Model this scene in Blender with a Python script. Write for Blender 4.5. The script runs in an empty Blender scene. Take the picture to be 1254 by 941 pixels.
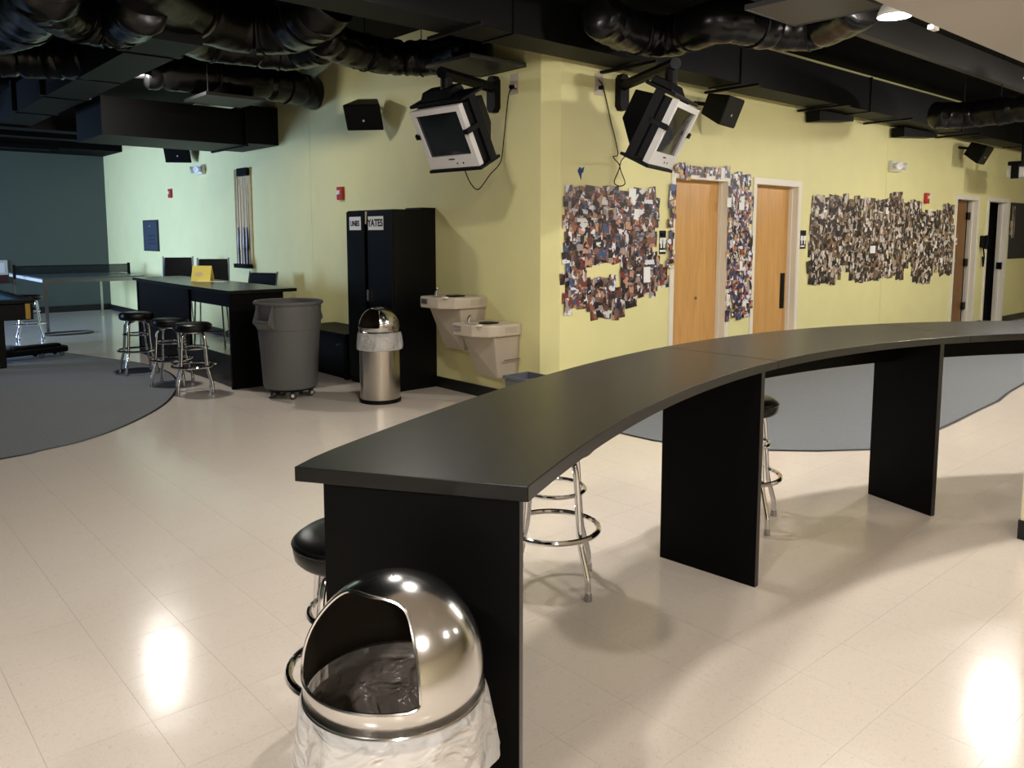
import bpy, math, random
from mathutils import Vector, Matrix
random.seed(11)
sc = bpy.context.scene
col = sc.collection
R_ = math.radians

# ------------------------------------------------------------------ camera
F, PX, PY, CAMH, HOR = 990.0, 627.0, 396.0, 1.55, 288.0
TH = math.atan((PY - HOR) / F)
HD = math.pi / 2 - math.atan(877 / (F / math.cos(TH)))
FW = Vector((math.cos(HD) * math.cos(TH), math.sin(HD) * math.cos(TH), -math.sin(TH)))
RT = Vector((math.sin(HD), -math.cos(HD), 0))
UP = RT.cross(FW)
CAM = Vector((0, 0, CAMH))
cd = bpy.data.cameras.new('camera')
cam = bpy.data.objects.new('camera', cd)
col.objects.link(cam)
m = Matrix((RT, UP, -FW)).transposed().to_4x4()
m.translation = CAM
cam.matrix_world = m
cd.sensor_width = 36
cd.lens = F / 1254 * 36
cd.shift_y = -(470.5 - PY) / 1254
cd.clip_end = 100
sc.camera = cam

# ------------------------------------------------------------------ world, exposure, large lights
w = bpy.data.worlds.new('world')
sc.world = w
w.use_nodes = True
w.node_tree.nodes['Background'].inputs[0].default_value = (0.55, 0.7, 1.0, 1)
w.node_tree.nodes['Background'].inputs[1].default_value = 0.3
sc.view_settings.view_transform = 'Standard'
sc.view_settings.look = 'None'
sc.view_settings.gamma = 1
sc.view_settings.use_curve_mapping = False
sc.view_settings.exposure = 0.12
LAMP_W = 92.0
WARM = (1.0, 0.948, 0.885)


def area(name, loc, size, power, color, rot=(0, 0, 0), shape='DISK', size_y=None, spread=None):
    l = bpy.data.lights.new(name, 'AREA')
    l.shape = shape
    l.size = size
    if size_y:
        l.size_y = size_y
    l.energy = power
    l.color = color
    if spread:
        l.spread = spread
    o = bpy.data.objects.new(name, l)
    col.objects.link(o)
    o.location = loc
    o.rotation_euler = rot
    return o


# daylight through the windows of the games corner, left of the frame
for wy, wp in ((13.8, 165), (16.4, 95)):
    area('window_daylight', (-3.93, wy, 1.55), 1.9, wp, (0.43, 0.62, 1.0), (0, R_(-90), 0), 'RECTANGLE', 2.0, R_(84))
# recessed downlights of the cream ceiling above and behind the camera: their lamps are built below


# ------------------------------------------------------------------ pixel helpers
def ray(x, y):
    return FW + RT * ((x - PX) / F) - UP * ((y - PY) / F)


def at(x, y, ax, v):
    d = ray(x, y)
    return CAM + d * ((v - CAM[ax]) / d[ax])


def fl(x, y, z=0.0):
    return at(x, y, 2, z)


def lin(c):
    return tuple(((v / 255) / 12.92 if v / 255 <= 0.04045 else ((v / 255 + 0.055) / 1.055) ** 2.4) for v in c) + (1,)


# ------------------------------------------------------------------ materials
def mat(name, c, rough=0.5, metal=0.0, noise=0.0, nscale=20, bump=0.0, bscale=60, coat=0.0, spec=None, trans=0.0, alpha=1.0, emit=None):
    M = bpy.data.materials.new(name)
    M.use_nodes = True
    nt = M.node_tree
    b = nt.nodes['Principled BSDF']
    L = lin(c)
    b.inputs['Base Color'].default_value = L
    b.inputs['Roughness'].default_value = rough
    b.inputs['Metallic'].default_value = metal
    if coat:
        b.inputs['Coat Weight'].default_value = coat
        b.inputs['Coat Roughness'].default_value = 0.12
    if spec is not None:
        b.inputs['Specular IOR Level'].default_value = spec
    if trans:
        b.inputs['Transmission Weight'].default_value = trans
    if alpha < 1:
        b.inputs['Alpha'].default_value = alpha
    if emit:
        b.inputs['Emission Color'].default_value = lin(emit[0])
        b.inputs['Emission Strength'].default_value = emit[1]
    tc = None
    if noise or bump:
        tc = nt.nodes.new('ShaderNodeNewGeometry')
    if noise:
        n = nt.nodes.new('ShaderNodeTexNoise')
        n.inputs['Scale'].default_value = nscale
        n.inputs['Detail'].default_value = 5
        nt.links.new(tc.outputs['Position'], n.inputs['Vector'])
        r = nt.nodes.new('ShaderNodeValToRGB')
        r.color_ramp.elements[0].position = 0.3
        r.color_ramp.elements[1].position = 0.7
        r.color_ramp.elements[0].color = tuple(v * (1 - noise) for v in L[:3]) + (1,)
        r.color_ramp.elements[1].color = tuple(min(1, v * (1 + noise)) for v in L[:3]) + (1,)
        nt.links.new(n.outputs['Fac'], r.inputs['Fac'])
        nt.links.new(r.outputs['Color'], b.inputs['Base Color'])
    if bump:
        n2 = nt.nodes.new('ShaderNodeTexNoise')
        n2.inputs['Scale'].default_value = bscale
        n2.inputs['Detail'].default_value = 3
        nt.links.new(tc.outputs['Position'], n2.inputs['Vector'])
        bp = nt.nodes.new('ShaderNodeBump')
        bp.inputs['Strength'].default_value = bump
        bp.inputs['Distance'].default_value = 0.01
        nt.links.new(n2.outputs['Fac'], bp.inputs['Height'])
        nt.links.new(bp.outputs['Normal'], b.inputs['Normal'])
    return M


WALLC = (233, 227, 164)
M = dict(
    wall=mat('wall_paint', WALLC, 0.55, noise=0.025, nscale=3, bump=0.06, bscale=220),
    wall_dim=mat('dimmed_green_wall', (84, 93, 86), 0.6, noise=0.03, nscale=3, bump=0.06, bscale=220),  # wall green made darker: the far wall's lack of light is in the colour
    cream=mat('cream_paint', (238, 228, 200), 0.5),
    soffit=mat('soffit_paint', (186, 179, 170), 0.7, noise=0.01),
    blackceil=mat('black_ceiling_paint', (7, 7, 7), 0.8, spec=0.1),
    duct=mat('black_duct_paint', (8, 8, 8), 0.55, spec=0.14, noise=0.12, nscale=6),
    plate=mat('dark_diffuser_paint', (38, 37, 35), 0.5),
    foil=mat('black_foil', (10, 10, 10), 0.26, bump=0.3, bscale=11, spec=0.28),
    base=mat('black_vinyl', (15, 15, 17), 0.45),
    laminate=mat('black_laminate', (12, 12, 11), 0.27, spec=0.34, noise=0.1, nscale=160, bump=0.02, bscale=500),
    edgeband=mat('black_edge_band', (34, 33, 31), 0.35),
    panel=mat('black_panel_laminate', (5, 5, 5), 0.5, spec=0.1),
    steel=mat('black_steel', (6, 7, 9), 0.42, spec=0.2),
    plastic=mat('black_plastic', (6, 6, 7), 0.5, spec=0.15),
    vinyl=mat('black_vinyl_upholstery', (8, 8, 8), 0.3, spec=0.35, bump=0.05, bscale=300),
    chrome=mat('chrome', (225, 225, 228), 0.08, 1.0),
    greychrome=mat('dull_chrome', (180, 180, 184), 0.22, 1.0),
    stainless=mat('polished_stainless', (205, 204, 202), 0.17, 1.0, bump=0.02, bscale=3),
    brushed=mat('brushed_stainless', (205, 198, 188), 0.24, 1.0),
    liddark=mat('lid_inside', (70, 62, 52), 0.45, 0.6),
    silver=mat('silver_plastic', (205, 203, 200), 0.35),
    screen=mat('crt_glass', (14, 17, 20), 0.06, coat=0.5),
    greycan=mat('grey_plastic', (92, 92, 91), 0.5, bump=0.03, bscale=160),
    greybin=mat('slate_plastic', (92, 96, 104), 0.5),
    fountain=mat('taupe_enamel', (190, 178, 160), 0.4),
    fountain2=mat('taupe_panel', (176, 163, 146), 0.45),
    white=mat('white_plastic', (232, 230, 224), 0.4),
    whitepaint=mat('white_frame_paint', (236, 230, 214), 0.4),
    paper=mat('white_paper', (240, 240, 238), 0.8),
    yellow=mat('yellow_card', (240, 215, 95), 0.7),
    tan=mat('tan_ink', (222, 190, 130), 0.8),
    ink=mat('black_ink', (18, 16, 16), 0.8),
    red=mat('red_enamel', (185, 45, 35), 0.4),
    blue=mat('blue_paper', (25, 60, 120), 0.7),
    brass=mat('brass', (176, 146, 70), 0.35, 0.7),
    cloth=mat('blue_cloth', (70, 130, 165), 0.85),
    cueshaft=mat('maple', (214, 190, 150), 0.4),
    cuebutt=mat('dark_cue_butt', (25, 22, 22), 0.3),
    rackwood=mat('pine_board', (160, 140, 85), 0.5, noise=0.15, nscale=12),
    panelgrey=mat('slate_metal', (58, 66, 76), 0.45),
    tabletop=mat('green_grey_top', (96, 108, 112), 0.22),
    net=mat('dark_net', (20, 22, 26), 0.9, alpha=0.6),
    rubber=mat('grey_rubber', (60, 60, 62), 0.7),
    olive=mat('olive_vinyl', (120, 115, 60), 0.6),
    board=mat('dark_board', (22, 26, 36), 0.6),
    bulb=mat('lamp_glass', (255, 240, 215), 0.3, emit=((255, 235, 205), 6.0)),
    darkroom=mat('unlit_room_black', (12, 12, 12), 0.8),  # near-black stands in for the unlit darkness behind the far doors
    brown=mat('dim_brown_door', (122, 84, 40), 0.45, noise=0.1, nscale=8),  # dark brown: the weaker light on the third door is painted in
    glass=mat('window_glass', (235, 245, 255), 0.02, trans=1.0),
)


def wood_mat(name, c):
    Mx = mat(name, c, 0.38)
    nt = Mx.node_tree
    b = nt.nodes['Principled BSDF']
    g = nt.nodes.new('ShaderNodeNewGeometry')
    mp = nt.nodes.new('ShaderNodeMapping')
    mp.inputs['Scale'].default_value = (9, 9, 0.7)
    n = nt.nodes.new('ShaderNodeTexNoise')
    n.inputs['Scale'].default_value = 3.0
    n.inputs['Detail'].default_value = 6
    n.inputs['Distortion'].default_value = 0.6
    r = nt.nodes.new('ShaderNodeValToRGB')
    L = lin(c)
    r.color_ramp.elements[0].position = 0.25
    r.color_ramp.elements[1].position = 0.75
    r.color_ramp.elements[0].color = (L[0] * 0.86, L[1] * 0.82, L[2] * 0.74, 1)
    r.color_ramp.elements[1].color = (L[0] * 1.08, L[1] * 1.08, L[2] * 1.1, 1)
    nt.links.new(g.outputs['Position'], mp.inputs['Vector'])
    nt.links.new(mp.outputs['Vector'], n.inputs['Vector'])
    nt.links.new(n.outputs['Fac'], r.inputs['Fac'])
    nt.links.new(r.outputs['Color'], b.inputs['Base Color'])
    return Mx


M['oak'] = wood_mat('oak_veneer', (210, 162, 96))


def floor_mat():
    Mx = mat('vinyl_tile', (226, 214, 200), 0.17)
    nt = Mx.node_tree
    b = nt.nodes['Principled BSDF']
    b.inputs['Specular IOR Level'].default_value = 0.42
    g = nt.nodes.new('ShaderNodeNewGeometry')
    oi = nt.nodes.new('ShaderNodeObjectInfo')
    v = nt.nodes.new('ShaderNodeTexVoronoi')
    v.inputs['Scale'].default_value = 55
    n = nt.nodes.new('ShaderNodeTexNoise')
    n.inputs['Scale'].default_value = 95
    n.inputs['Detail'].default_value = 4
    n.inputs['Distortion'].default_value = 1.5
    ad = nt.nodes.new('ShaderNodeVectorMath')
    ad.operation = 'ADD'
    nt.links.new(g.outputs['Position'], ad.inputs[0])
    nt.links.new(oi.outputs['Random'], ad.inputs[1])
    nt.links.new(ad.outputs[0], v.inputs['Vector'])
    nt.links.new(ad.outputs[0], n.inputs['Vector'])
    r = nt.nodes.new('ShaderNodeValToRGB')
    e = r.color_ramp.elements
    e[0].position = 0.28
    e[0].color = lin((196, 172, 148))
    e[1].position = 0.42
    e[1].color = lin((228, 216, 202))
    e.new(0.72).color = lin((233, 223, 211))
    nt.links.new(n.outputs['Fac'], r.inputs['Fac'])
    mx = nt.nodes.new('ShaderNodeMixRGB')
    mx.inputs[0].default_value = 0.4
    mx.inputs[1].default_value = lin((225, 214, 201))
    nt.links.new(r.outputs['Color'], mx.inputs[2])
    nt.links.new(mx.outputs[0], b.inputs['Base Color'])
    # polish: gently uneven gloss, soft waviness
    n3 = nt.nodes.new('ShaderNodeTexNoise')
    n3.inputs['Scale'].default_value = 5
    nt.links.new(g.outputs['Position'], n3.inputs['Vector'])
    bp = nt.nodes.new('ShaderNodeBump')
    bp.inputs['Strength'].default_value = 0.06
    bp.inputs['Distance'].default_value = 0.02
    nt.links.new(n3.outputs['Fac'], bp.inputs['Height'])
    nt.links.new(bp.outputs['Normal'], b.inputs['Normal'])
    return Mx


M['tile'] = floor_mat()
M['grout'] = mat('tile_joint', (223, 211, 197), 0.4)
M['carpet'] = mat('grey_carpet', (126, 131, 135), 0.95, noise=0.22, nscale=130, bump=0.5, bscale=400)


def print_mat(name, palette, scale=3.0):
    """flat printed snapshots: blotches of palette colours, different on each piece"""
    Mx = mat(name, (128, 128, 128), 0.4)
    nt = Mx.node_tree
    b = nt.nodes['Principled BSDF']
    tc = nt.nodes.new('ShaderNodeTexCoord')
    oi = nt.nodes.new('ShaderNodeObjectInfo')
    mul = nt.nodes.new('ShaderNodeMath')
    mul.operation = 'MULTIPLY'
    mul.inputs[1].default_value = 57.0
    nt.links.new(oi.outputs['Random'], mul.inputs[0])
    ad = nt.nodes.new('ShaderNodeVectorMath')
    ad.operation = 'ADD'
    nt.links.new(tc.outputs['Generated'], ad.inputs[0])
    nt.links.new(mul.outputs[0], ad.inputs[1])
    n = nt.nodes.new('ShaderNodeTexNoise')
    n.inputs['Scale'].default_value = 2.2
    n.inputs['Detail'].default_value = 2
    nt.links.new(ad.outputs[0], n.inputs['Vector'])
    a2 = nt.nodes.new('ShaderNodeVectorMath')
    a2.operation = 'ADD'
    nt.links.new(ad.outputs[0], a2.inputs[0])
    nt.links.new(n.outputs['Color'], a2.inputs[1])
    v = nt.nodes.new('ShaderNodeTexVoronoi')
    v.inputs['Scale'].default_value = scale
    nt.links.new(a2.outputs[0], v.inputs['Vector'])
    sp = nt.nodes.new('ShaderNodeSeparateColor')
    nt.links.new(v.outputs['Color'], sp.inputs[0])
    r = nt.nodes.new('ShaderNodeValToRGB')
    r.color_ramp.interpolation = 'CONSTANT'
    e = r.color_ramp.elements
    while len(e) > 1:
        e.remove(e[-1])
    e[0].position = 0
    e[0].color = lin(palette[0])
    for i, c in enumerate(palette[1:], 1):
        e.new(i / len(palette)).color = lin(c)
    nt.links.new(sp.outputs[0], r.inputs['Fac'])
    nt.links.new(r.outputs['Color'], b.inputs['Base Color'])
    return Mx


PAL1 = [(28, 22, 22), (215, 212, 214), (140, 95, 72), (35, 30, 34), (190, 148, 122), (62, 44, 38), (44, 36, 34), (228, 228, 232),
        (66, 84, 118), (20, 18, 22), (120, 52, 46), (98, 70, 56), (160, 150, 146), (36, 36, 48), (80, 62, 54), (120, 98, 86)]
PAL2 = [(34, 28, 28), (200, 190, 178), (120, 98, 80), (42, 36, 36), (168, 148, 126), (58, 48, 42), (222, 216, 205),
        (88, 80, 72), (28, 24, 26), (140, 110, 80), (70, 58, 50), (186, 176, 168), (50, 48, 54)]
PAL3 = [(30, 26, 38), (215, 214, 222), (90, 80, 100), (36, 30, 40), (190, 160, 140), (52, 52, 88), (236, 236, 240),
        (75, 92, 140), (24, 20, 26), (170, 80, 60), (196, 160, 80), (60, 48, 52)]
M['print_a'] = print_mat('snapshot_print', PAL1, 2.3)
M['print_b'] = print_mat('snapshot_print_faded', PAL2, 2.5)
M['print_c'] = print_mat('snapshot_print_cool', PAL3, 2.4)


def bag_mat(name, c, f):
    Mx = bpy.data.materials.new(name)
    Mx.use_nodes = True
    nt = Mx.node_tree
    nt.nodes.clear()
    out = nt.nodes.new('ShaderNodeOutputMaterial')
    mix = nt.nodes.new('ShaderNodeMixShader')
    mix.inputs[0].default_value = f
    tr = nt.nodes.new('ShaderNodeBsdfTransparent')
    tr.inputs[0].default_value = (0.95, 0.95, 0.95, 1)
    b = nt.nodes.new('ShaderNodeBsdfPrincipled')
    b.inputs['Base Color'].default_value = lin(c)
    b.inputs['Roughness'].default_value = 0.28
    g = nt.nodes.new('ShaderNodeNewGeometry')
    mp = nt.nodes.new('ShaderNodeMapping')
    mp.inputs['Scale'].default_value = (11, 11, 20)
    n = nt.nodes.new('ShaderNodeTexNoise')
    n.inputs['Scale'].default_value = 1.0
    n.inputs['Distortion'].default_value = 1.2
    bp = nt.nodes.new('ShaderNodeBump')
    bp.inputs['Strength'].default_value = 1.0
    bp.inputs['Distance'].default_value = 0.03
    nt.links.new(g.outputs['Position'], mp.inputs['Vector'])
    nt.links.new(mp.outputs['Vector'], n.inputs['Vector'])
    nt.links.new(n.outputs['Fac'], bp.inputs['Height'])
    nt.links.new(bp.outputs['Normal'], b.inputs['Normal'])
    nt.links.new(tr.outputs[0], mix.inputs[1])
    nt.links.new(b.outputs[0], mix.inputs[2])
    nt.links.new(mix.outputs[0], out.inputs[0])
    return Mx


M['bag'] = bag_mat('clear_bag', (235, 234, 233), 0.5)
M['bag_shaded'] = bag_mat('clear_bag_shaded', (120, 112, 104), 0.5)  # darker copy of the bag, shade inside the can put into its colour


# ------------------------------------------------------------------ mesh helpers
class MB:
    def __init__(s):
        s.v = []
        s.f = []

    def add(s, v, f):
        o = len(s.v)
        s.v += [tuple(p) for p in v]
        s.f += [tuple(i + o for i in q) for q in f]
        return s

    def box(s, x0, x1, y0, y1, z0, z1):
        return s.add([(x0, y0, z0), (x1, y0, z0), (x1, y1, z0), (x0, y1, z0), (x0, y0, z1), (x1, y0, z1), (x1, y1, z1), (x0, y1, z1)],
                     [(0, 3, 2, 1), (4, 5, 6, 7), (0, 1, 5, 4), (1, 2, 6, 5), (2, 3, 7, 6), (3, 0, 4, 7)])

    def hull8(s, bot, top):
        return s.add(list(bot) + list(top), [(0, 3, 2, 1), (4, 5, 6, 7), (0, 1, 5, 4), (1, 2, 6, 5), (2, 3, 7, 6), (3, 0, 4, 7)])

    def prism(s, poly, a, b, ax=2):
        """polygon (2D) extruded from a to b along axis ax"""
        def mk(p, h):
            if ax == 2:
                return (p[0], p[1], h)
            if ax == 0:
                return (h, p[0], p[1])
            return (p[0], h, p[1])
        n = len(poly)
        v = [mk(p, a) for p in poly] + [mk(p, b) for p in poly]
        f = [tuple(range(n))[::-1], tuple(range(n, 2 * n))]
        f += [(i, (i + 1) % n, (i + 1) % n + n, i + n) for i in range(n)]
        return s.add(v, f)

    def tube(s, pts, r, n=8, closed=False, rf=None):
        P = [Vector(p) for p in pts]
        k = len(P)
        v = []
        prev = None
        for i in range(k):
            if closed:
                t = P[(i + 1) % k] - P[i - 1]
            else:
                t = P[min(i + 1, k - 1)] - P[max(i - 1, 0)]
            t.normalize()
            if prev is None:
                h = Vector((0, 0, 1)) if abs(t.z) < 0.9 else Vector((1, 0, 0))
                a = t.cross(h).normalized()
            else:
                a = (prev - t * prev.dot(t)).normalized()
            prev = a
            b = t.cross(a)
            for j in range(n):
                q = 2 * math.pi * j / n
                rr = r if rf is None else rf(i, j)
                v.append(P[i] + (a * math.cos(q) + b * math.sin(q)) * rr)
        f = []
        for i in range(k if closed else k - 1):
            for j in range(n):
                i2 = (i + 1) % k
                f.append((i * n + j, i * n + (j + 1) % n, i2 * n + (j + 1) % n, i2 * n + j))
        if not closed:
            f.append(tuple(range(n))[::-1])
            f.append(tuple((k - 1) * n + j for j in range(n)))
        return s.add(v, f)

    def lathe(s, prof, n=32, c=(0, 0, 0), closed_prof=False, skip=None, rf=None):
        v = []
        k = len(prof)
        for i, (r, z) in enumerate(prof):
            for j in range(n):
                q = 2 * math.pi * j / n
                rr = r if rf is None else rf(i, q, r)
                v.append((c[0] + rr * math.cos(q), c[1] + rr * math.sin(q), c[2] + z))
        f = []
        for i in range(k if closed_prof else k - 1):
            for j in range(n):
                i2 = (i + 1) % k
                if skip and skip(i, j):
                    continue
                f.append((i * n + j, i * n + (j + 1) % n, i2 * n + (j + 1) % n, i2 * n + j))
        return s.add(v, f)

    def cyl(s, c, r, z0, z1, n=20, r2=None):
        r2 = r if r2 is None else r2
        s.lathe([(0.0005, z0), (r, z0), (r2, z1), (0.0005, z1)], n, c)
        return s

    def xf(s, mtx):
        s.v = [tuple(mtx @ Vector(p)) for p in s.v]
        return s

    def mesh(s, name, mats, smooth=False):
        me = bpy.data.meshes.new(name)
        me.from_pydata(s.v, [], s.f)
        me.update()
        for mm in (mats if isinstance(mats, (list, tuple)) else [mats]):
            me.materials.append(mm)
        if smooth:
            me.polygons.foreach_set('use_smooth', [True] * len(me.polygons))
            me.set_sharp_from_angle(angle=R_(38))
        return me

    def build(s, name, mats, parent=None, smooth=False, bevel=0, solid=0, sub=0):
        o = bpy.data.objects.new(name, s.mesh(name, mats, smooth))
        col.objects.link(o)
        if parent is not None:
            o.parent = parent
        if solid:
            md = o.modifiers.new('s', 'SOLIDIFY')
            md.thickness = solid
            md.offset = 0
        if bevel:
            md = o.modifiers.new('b', 'BEVEL')
            md.width = bevel
            md.segments = 2
            md.limit_method = 'ANGLE'
        if sub:
            md = o.modifiers.new('u', 'SUBSURF')
            md.levels = md.render_levels = sub
        return o


def tag(o, label=None, cat=None, group=None, kind=None):
    if label:
        o['label'] = label
    if cat:
        o['category'] = cat
    if group:
        o['group'] = group
    if kind:
        o['kind'] = kind
    return o


def thing(name, label, cat, loc=(0, 0, 0), rz=0.0, group=None):
    o = bpy.data.objects.new(name, None)
    o.empty_display_size = 0.1
    col.objects.link(o)
    o.location = loc
    o.rotation_euler = (0, 0, rz)
    return tag(o, label, cat, group)


def struct(name, mb, m, bevel=0):
    return tag(mb.build(name, m, bevel=bevel), kind='structure')


def dup(root, loc, rz, label):
    r = root.copy()
    col.objects.link(r)
    r.location = loc
    r.rotation_euler = (0, 0, rz)
    r['label'] = label
    for ch in list(root.children):
        c = ch.copy()
        col.objects.link(c)
        c.parent = r
        for g in ch.children:
            d = g.copy()
            col.objects.link(d)
            d.parent = c
    return r


def smooth_path(pts, n=8):
    P = [Vector(p) for p in pts]
    out = []
    for i in range(len(P) - 1):
        p0, p1, p2, p3 = P[max(i - 1, 0)], P[i], P[i + 1], P[min(i + 2, len(P) - 1)]
        for k in range(n):
            t = k / n
            out.append(0.5 * ((2 * p1) + (p2 - p0) * t + (2 * p0 - 5 * p1 + 4 * p2 - p3) * t * t + (3 * p1 - p0 - 3 * p2 + p3) * t ** 3))
    out.append(P[-1])
    return out


def text_mesh(txt, size, m, name, parent, mtx):
    cu = bpy.data.curves.new(name, 'FONT')
    cu.body = txt
    cu.size = size
    cu.align_x = 'CENTER'
    cu.align_y = 'CENTER'
    cu.extrude = 0.0006
    cu.offset = size * 0.03
    to = bpy.data.objects.new(name, cu)
    col.objects.link(to)
    dg = bpy.context.evaluated_depsgraph_get()
    me = bpy.data.meshes.new_from_object(to.evaluated_get(dg))
    bpy.data.objects.remove(to)
    me.transform(mtx)
    me.materials.clear()
    me.materials.append(m)
    o = bpy.data.objects.new(name, me)
    col.objects.link(o)
    o.parent = parent
    return o


# ------------------------------------------------------------------ setting
XL, YR, YF, XE = 4.85, 5.0, 18.2, 20.0
XW, YB = -4.0, -4.5
CEIL = 3.6
WT = 3.6
fo = struct('floor', MB().box(XW, XE, YB, YF, -0.12, -0.003), M['grout'])
# vinyl tiles
T, X0, Y0 = 0.305, 0.745, 1.065


def proj(p):
    d = Vector(p) - CAM
    z = d.dot(FW)
    return (PX + F * d.dot(RT) / z, PY - F * d.dot(UP) / z, z)


carpL = [fl(*p) for p in ((0, 563), (50, 552.5), (100, 541), (150, 523), (190, 503), (210, 487), (217, 470), (205, 456), (170, 445), (110, 437), (60, 430))]
carpL = [(p.x, p.y) for p in carpL] + [(2.1, 13.2), (0.6, 14.6), (-1.6, 14.8), (-3.2, 12.8), (-3.4, 9.4), (-2.2, 7.0), (-0.6, 6.35)]
carpR = [fl(*p) for p in ((760, 531), (800, 540), (860, 549), (938, 552), (1000, 553), (1070, 551), (1120, 540), (1168, 518), (1200, 502), (1222, 492), (1235, 481), (1254, 470))]
carpR = [(p.x, p.y) for p in carpR] + [(11.0, 2.85), (13.0, 2.6), (15.0, 2.9), (16.5, 4.2)] + [(16.5, 4.9), (5.2, 4.9), (4.95, 4.6)]


def closed_smooth(poly, n=5):
    P = [Vector((p[0], p[1], 0)) for p in poly]
    out = []
    k = len(P)
    for i in range(k):
        p0, p1, p2, p3 = P[i - 1], P[i], P[(i + 1) % k], P[(i + 2) % k]
        for q in range(n):
            t = q / n
            v = 0.5 * ((2 * p1) + (p2 - p0) * t + (2 * p0 - 5 * p1 + 4 * p2 - p3) * t * t + (3 * p1 - p0 - 3 * p2 + p3) * t ** 3)
            out.append((v.x, v.y))
    return out


carpL = closed_smooth(carpL)


def inside(p, poly):
    c = False
    n = len(poly)
    for i in range(n):
        x1, y1 = poly[i]
        x2, y2 = poly[i - 1]
        if (y1 > p[1]) != (y2 > p[1]) and p[0] < (x2 - x1) * (p[1] - y1) / (y2 - y1) + x1:
            c = not c
    return c


cand = []
rest = MB()
G = 0.0004
ix0, ix1 = math.ceil((XW - X0) / T), int((XE - X0) / T)
iy0, iy1 = math.ceil((YB - Y0) / T), int((YF - Y0) / T)
for i in range(ix0, ix1):
    for j in range(iy0, iy1):
        x, y = X0 + i * T, Y0 + j * T
        c = (x + T / 2, y + T / 2)
        if (c[0] > XL + 0.2 and c[1] > YR + 0.2):
            continue
        q = proj((c[0], c[1], 0))
        vis = q[2] > 0.5 and -40 < q[0] < 1294 and 0 < q[1] < 990 and not inside(c, carpL) and not inside(c, carpR)
        cand.append((q[2] if vis else 1e6 + random.random(), x, y))
cand.sort()
tm = MB().box(G, T - G, G, T - G, -0.003, 0).mesh('floor_tile', M['tile'])
for d, x, y in cand[:300]:
    o = bpy.data.objects.new('floor_tile', tm)
    col.objects.link(o)
    o.location = (x, y, 0)
    o.parent = fo
for d, x, y in cand[300:]:
    rest.add([(x + G, y + G, 0), (x + T - G, y + G, 0), (x + T - G, y + T - G, 0), (x + G, y + T - G, 0)], [(0, 1, 2, 3)])
tag(rest.build('tile_field', M['tile'], fo), kind='stuff')

for poly, lab, px0 in ((carpL, 'grey carpet patch with rounded black edge under the pool table', 0), (carpR, 'grey carpet patch behind the long curved counter', 1)):
    t = thing('carpet', lab, 'carpet')
    MB().prism(poly, 0.0005, 0.006).build('pile', M['carpet'], t)
    MB().tube([(p[0], p[1], 0.004) for p in poly], 0.016, 6, True).xf(Matrix.Translation((0, 0, 0.0035)) @ Matrix.Scale(0.24, 4, (0, 0, 1)) @ Matrix.Translation((0, 0, -0.004))).build('edge_strip', M['base'], t, True)

# walls
struct('wall_left', MB().prism([(XL, 5.135), (XL, YF), (XL + 0.2, YF), (XL + 0.2, 5.3)], 0, WT), M['wall'])
struct('wall_corner', MB().prism([(XL, 5.135), (4.96, YR), (5.2, 5.2), (XL + 0.2, 5.3)], 0, WT), M['wall'])
wr = MB()
DW = 0.15
OPEN = [(6.53, 7.46, 2.13), (7.98, 8.90, 2.13), (13.69, 14.58, 2.13), (15.07, 15.98, 2.13)]
x = 4.96
for a, b, h in OPEN:
    wr.box(x, a, YR, YR + DW, 0, WT)
    wr.box(a, b, YR, YR + DW, h, WT)
    x = b
wr.box(x, XE, YR, YR + DW, 0, WT)
struct('wall_right', wr, M['wall'])
struct('wall_far', MB().box(XW, XL + 0.2, YF, YF + 0.2, 0, WT), M['wall_dim'])
struct('wall_end', MB().box(XE, XE + 0.2, YB, YR + 0.2, 0, WT), M['wall'])
struct('wall_near', MB().box(XW, XE, YB - 0.2, YB, 0, WT), M['cream'])
# window wall, left of the frame
ww = MB()
wins = [(12.8, 14.8), (15.4, 17.4)]
y = YB
for a, b in wins:
    ww.box(XW - 0.2, XW, y, a, 0, WT)
    ww.box(XW - 0.2, XW, a, b, 0, 0.55)
    ww.box(XW - 0.2, XW, a, b, 2.55, WT)
    y = b
ww.box(XW - 0.2, XW, y, YF, 0, WT)
struct('wall_window', ww, M['wall_dim'])
for k, (a, b) in enumerate(wins, 1):
    t = bpy.data.objects.new('window_%d' % k, None)
    col.objects.link(t)
    t['kind'] = 'structure'
    f = MB()
    for z0, z1 in ((0.55, 0.61), (2.49, 2.55)):
        f.box(XW - 0.14, XW - 0.09, a, b, z0, z1)
    for y0 in (a, (a + b) / 2 - 0.025, b - 0.05):
        f.box(XW - 0.14, XW - 0.09, y0, y0 + 0.05, 0.61, 2.49)
    f.build('window_frame', M['whitepaint'], t)
    for y0, y1 in ((a + 0.05, (a + b) / 2 - 0.025), ((a + b) / 2 + 0.025, b - 0.05)):
        MB().box(XW - 0.118, XW - 0.112, y0, y1, 0.61, 2.49).build('pane', M['glass'], t)
# ceiling
struct('ceiling', MB().box(XW, XE, YB, YF, CEIL, CEIL + 0.1), M['blackceil'])
struct('ceiling_soffit', MB().box(-2.5, XE, YB, 1.92, 2.7, CEIL), M['soffit'])
# pillar at the right edge of the frame
struct('wall_pillar', MB().box(4.60, 5.05, 0.85, 1.285, 0, 2.7), M['cream'])
struct('baseboard_pillar', MB().box(4.592, 5.058, 0.842, 1.293, 0, 0.1), M['base'])
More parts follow.
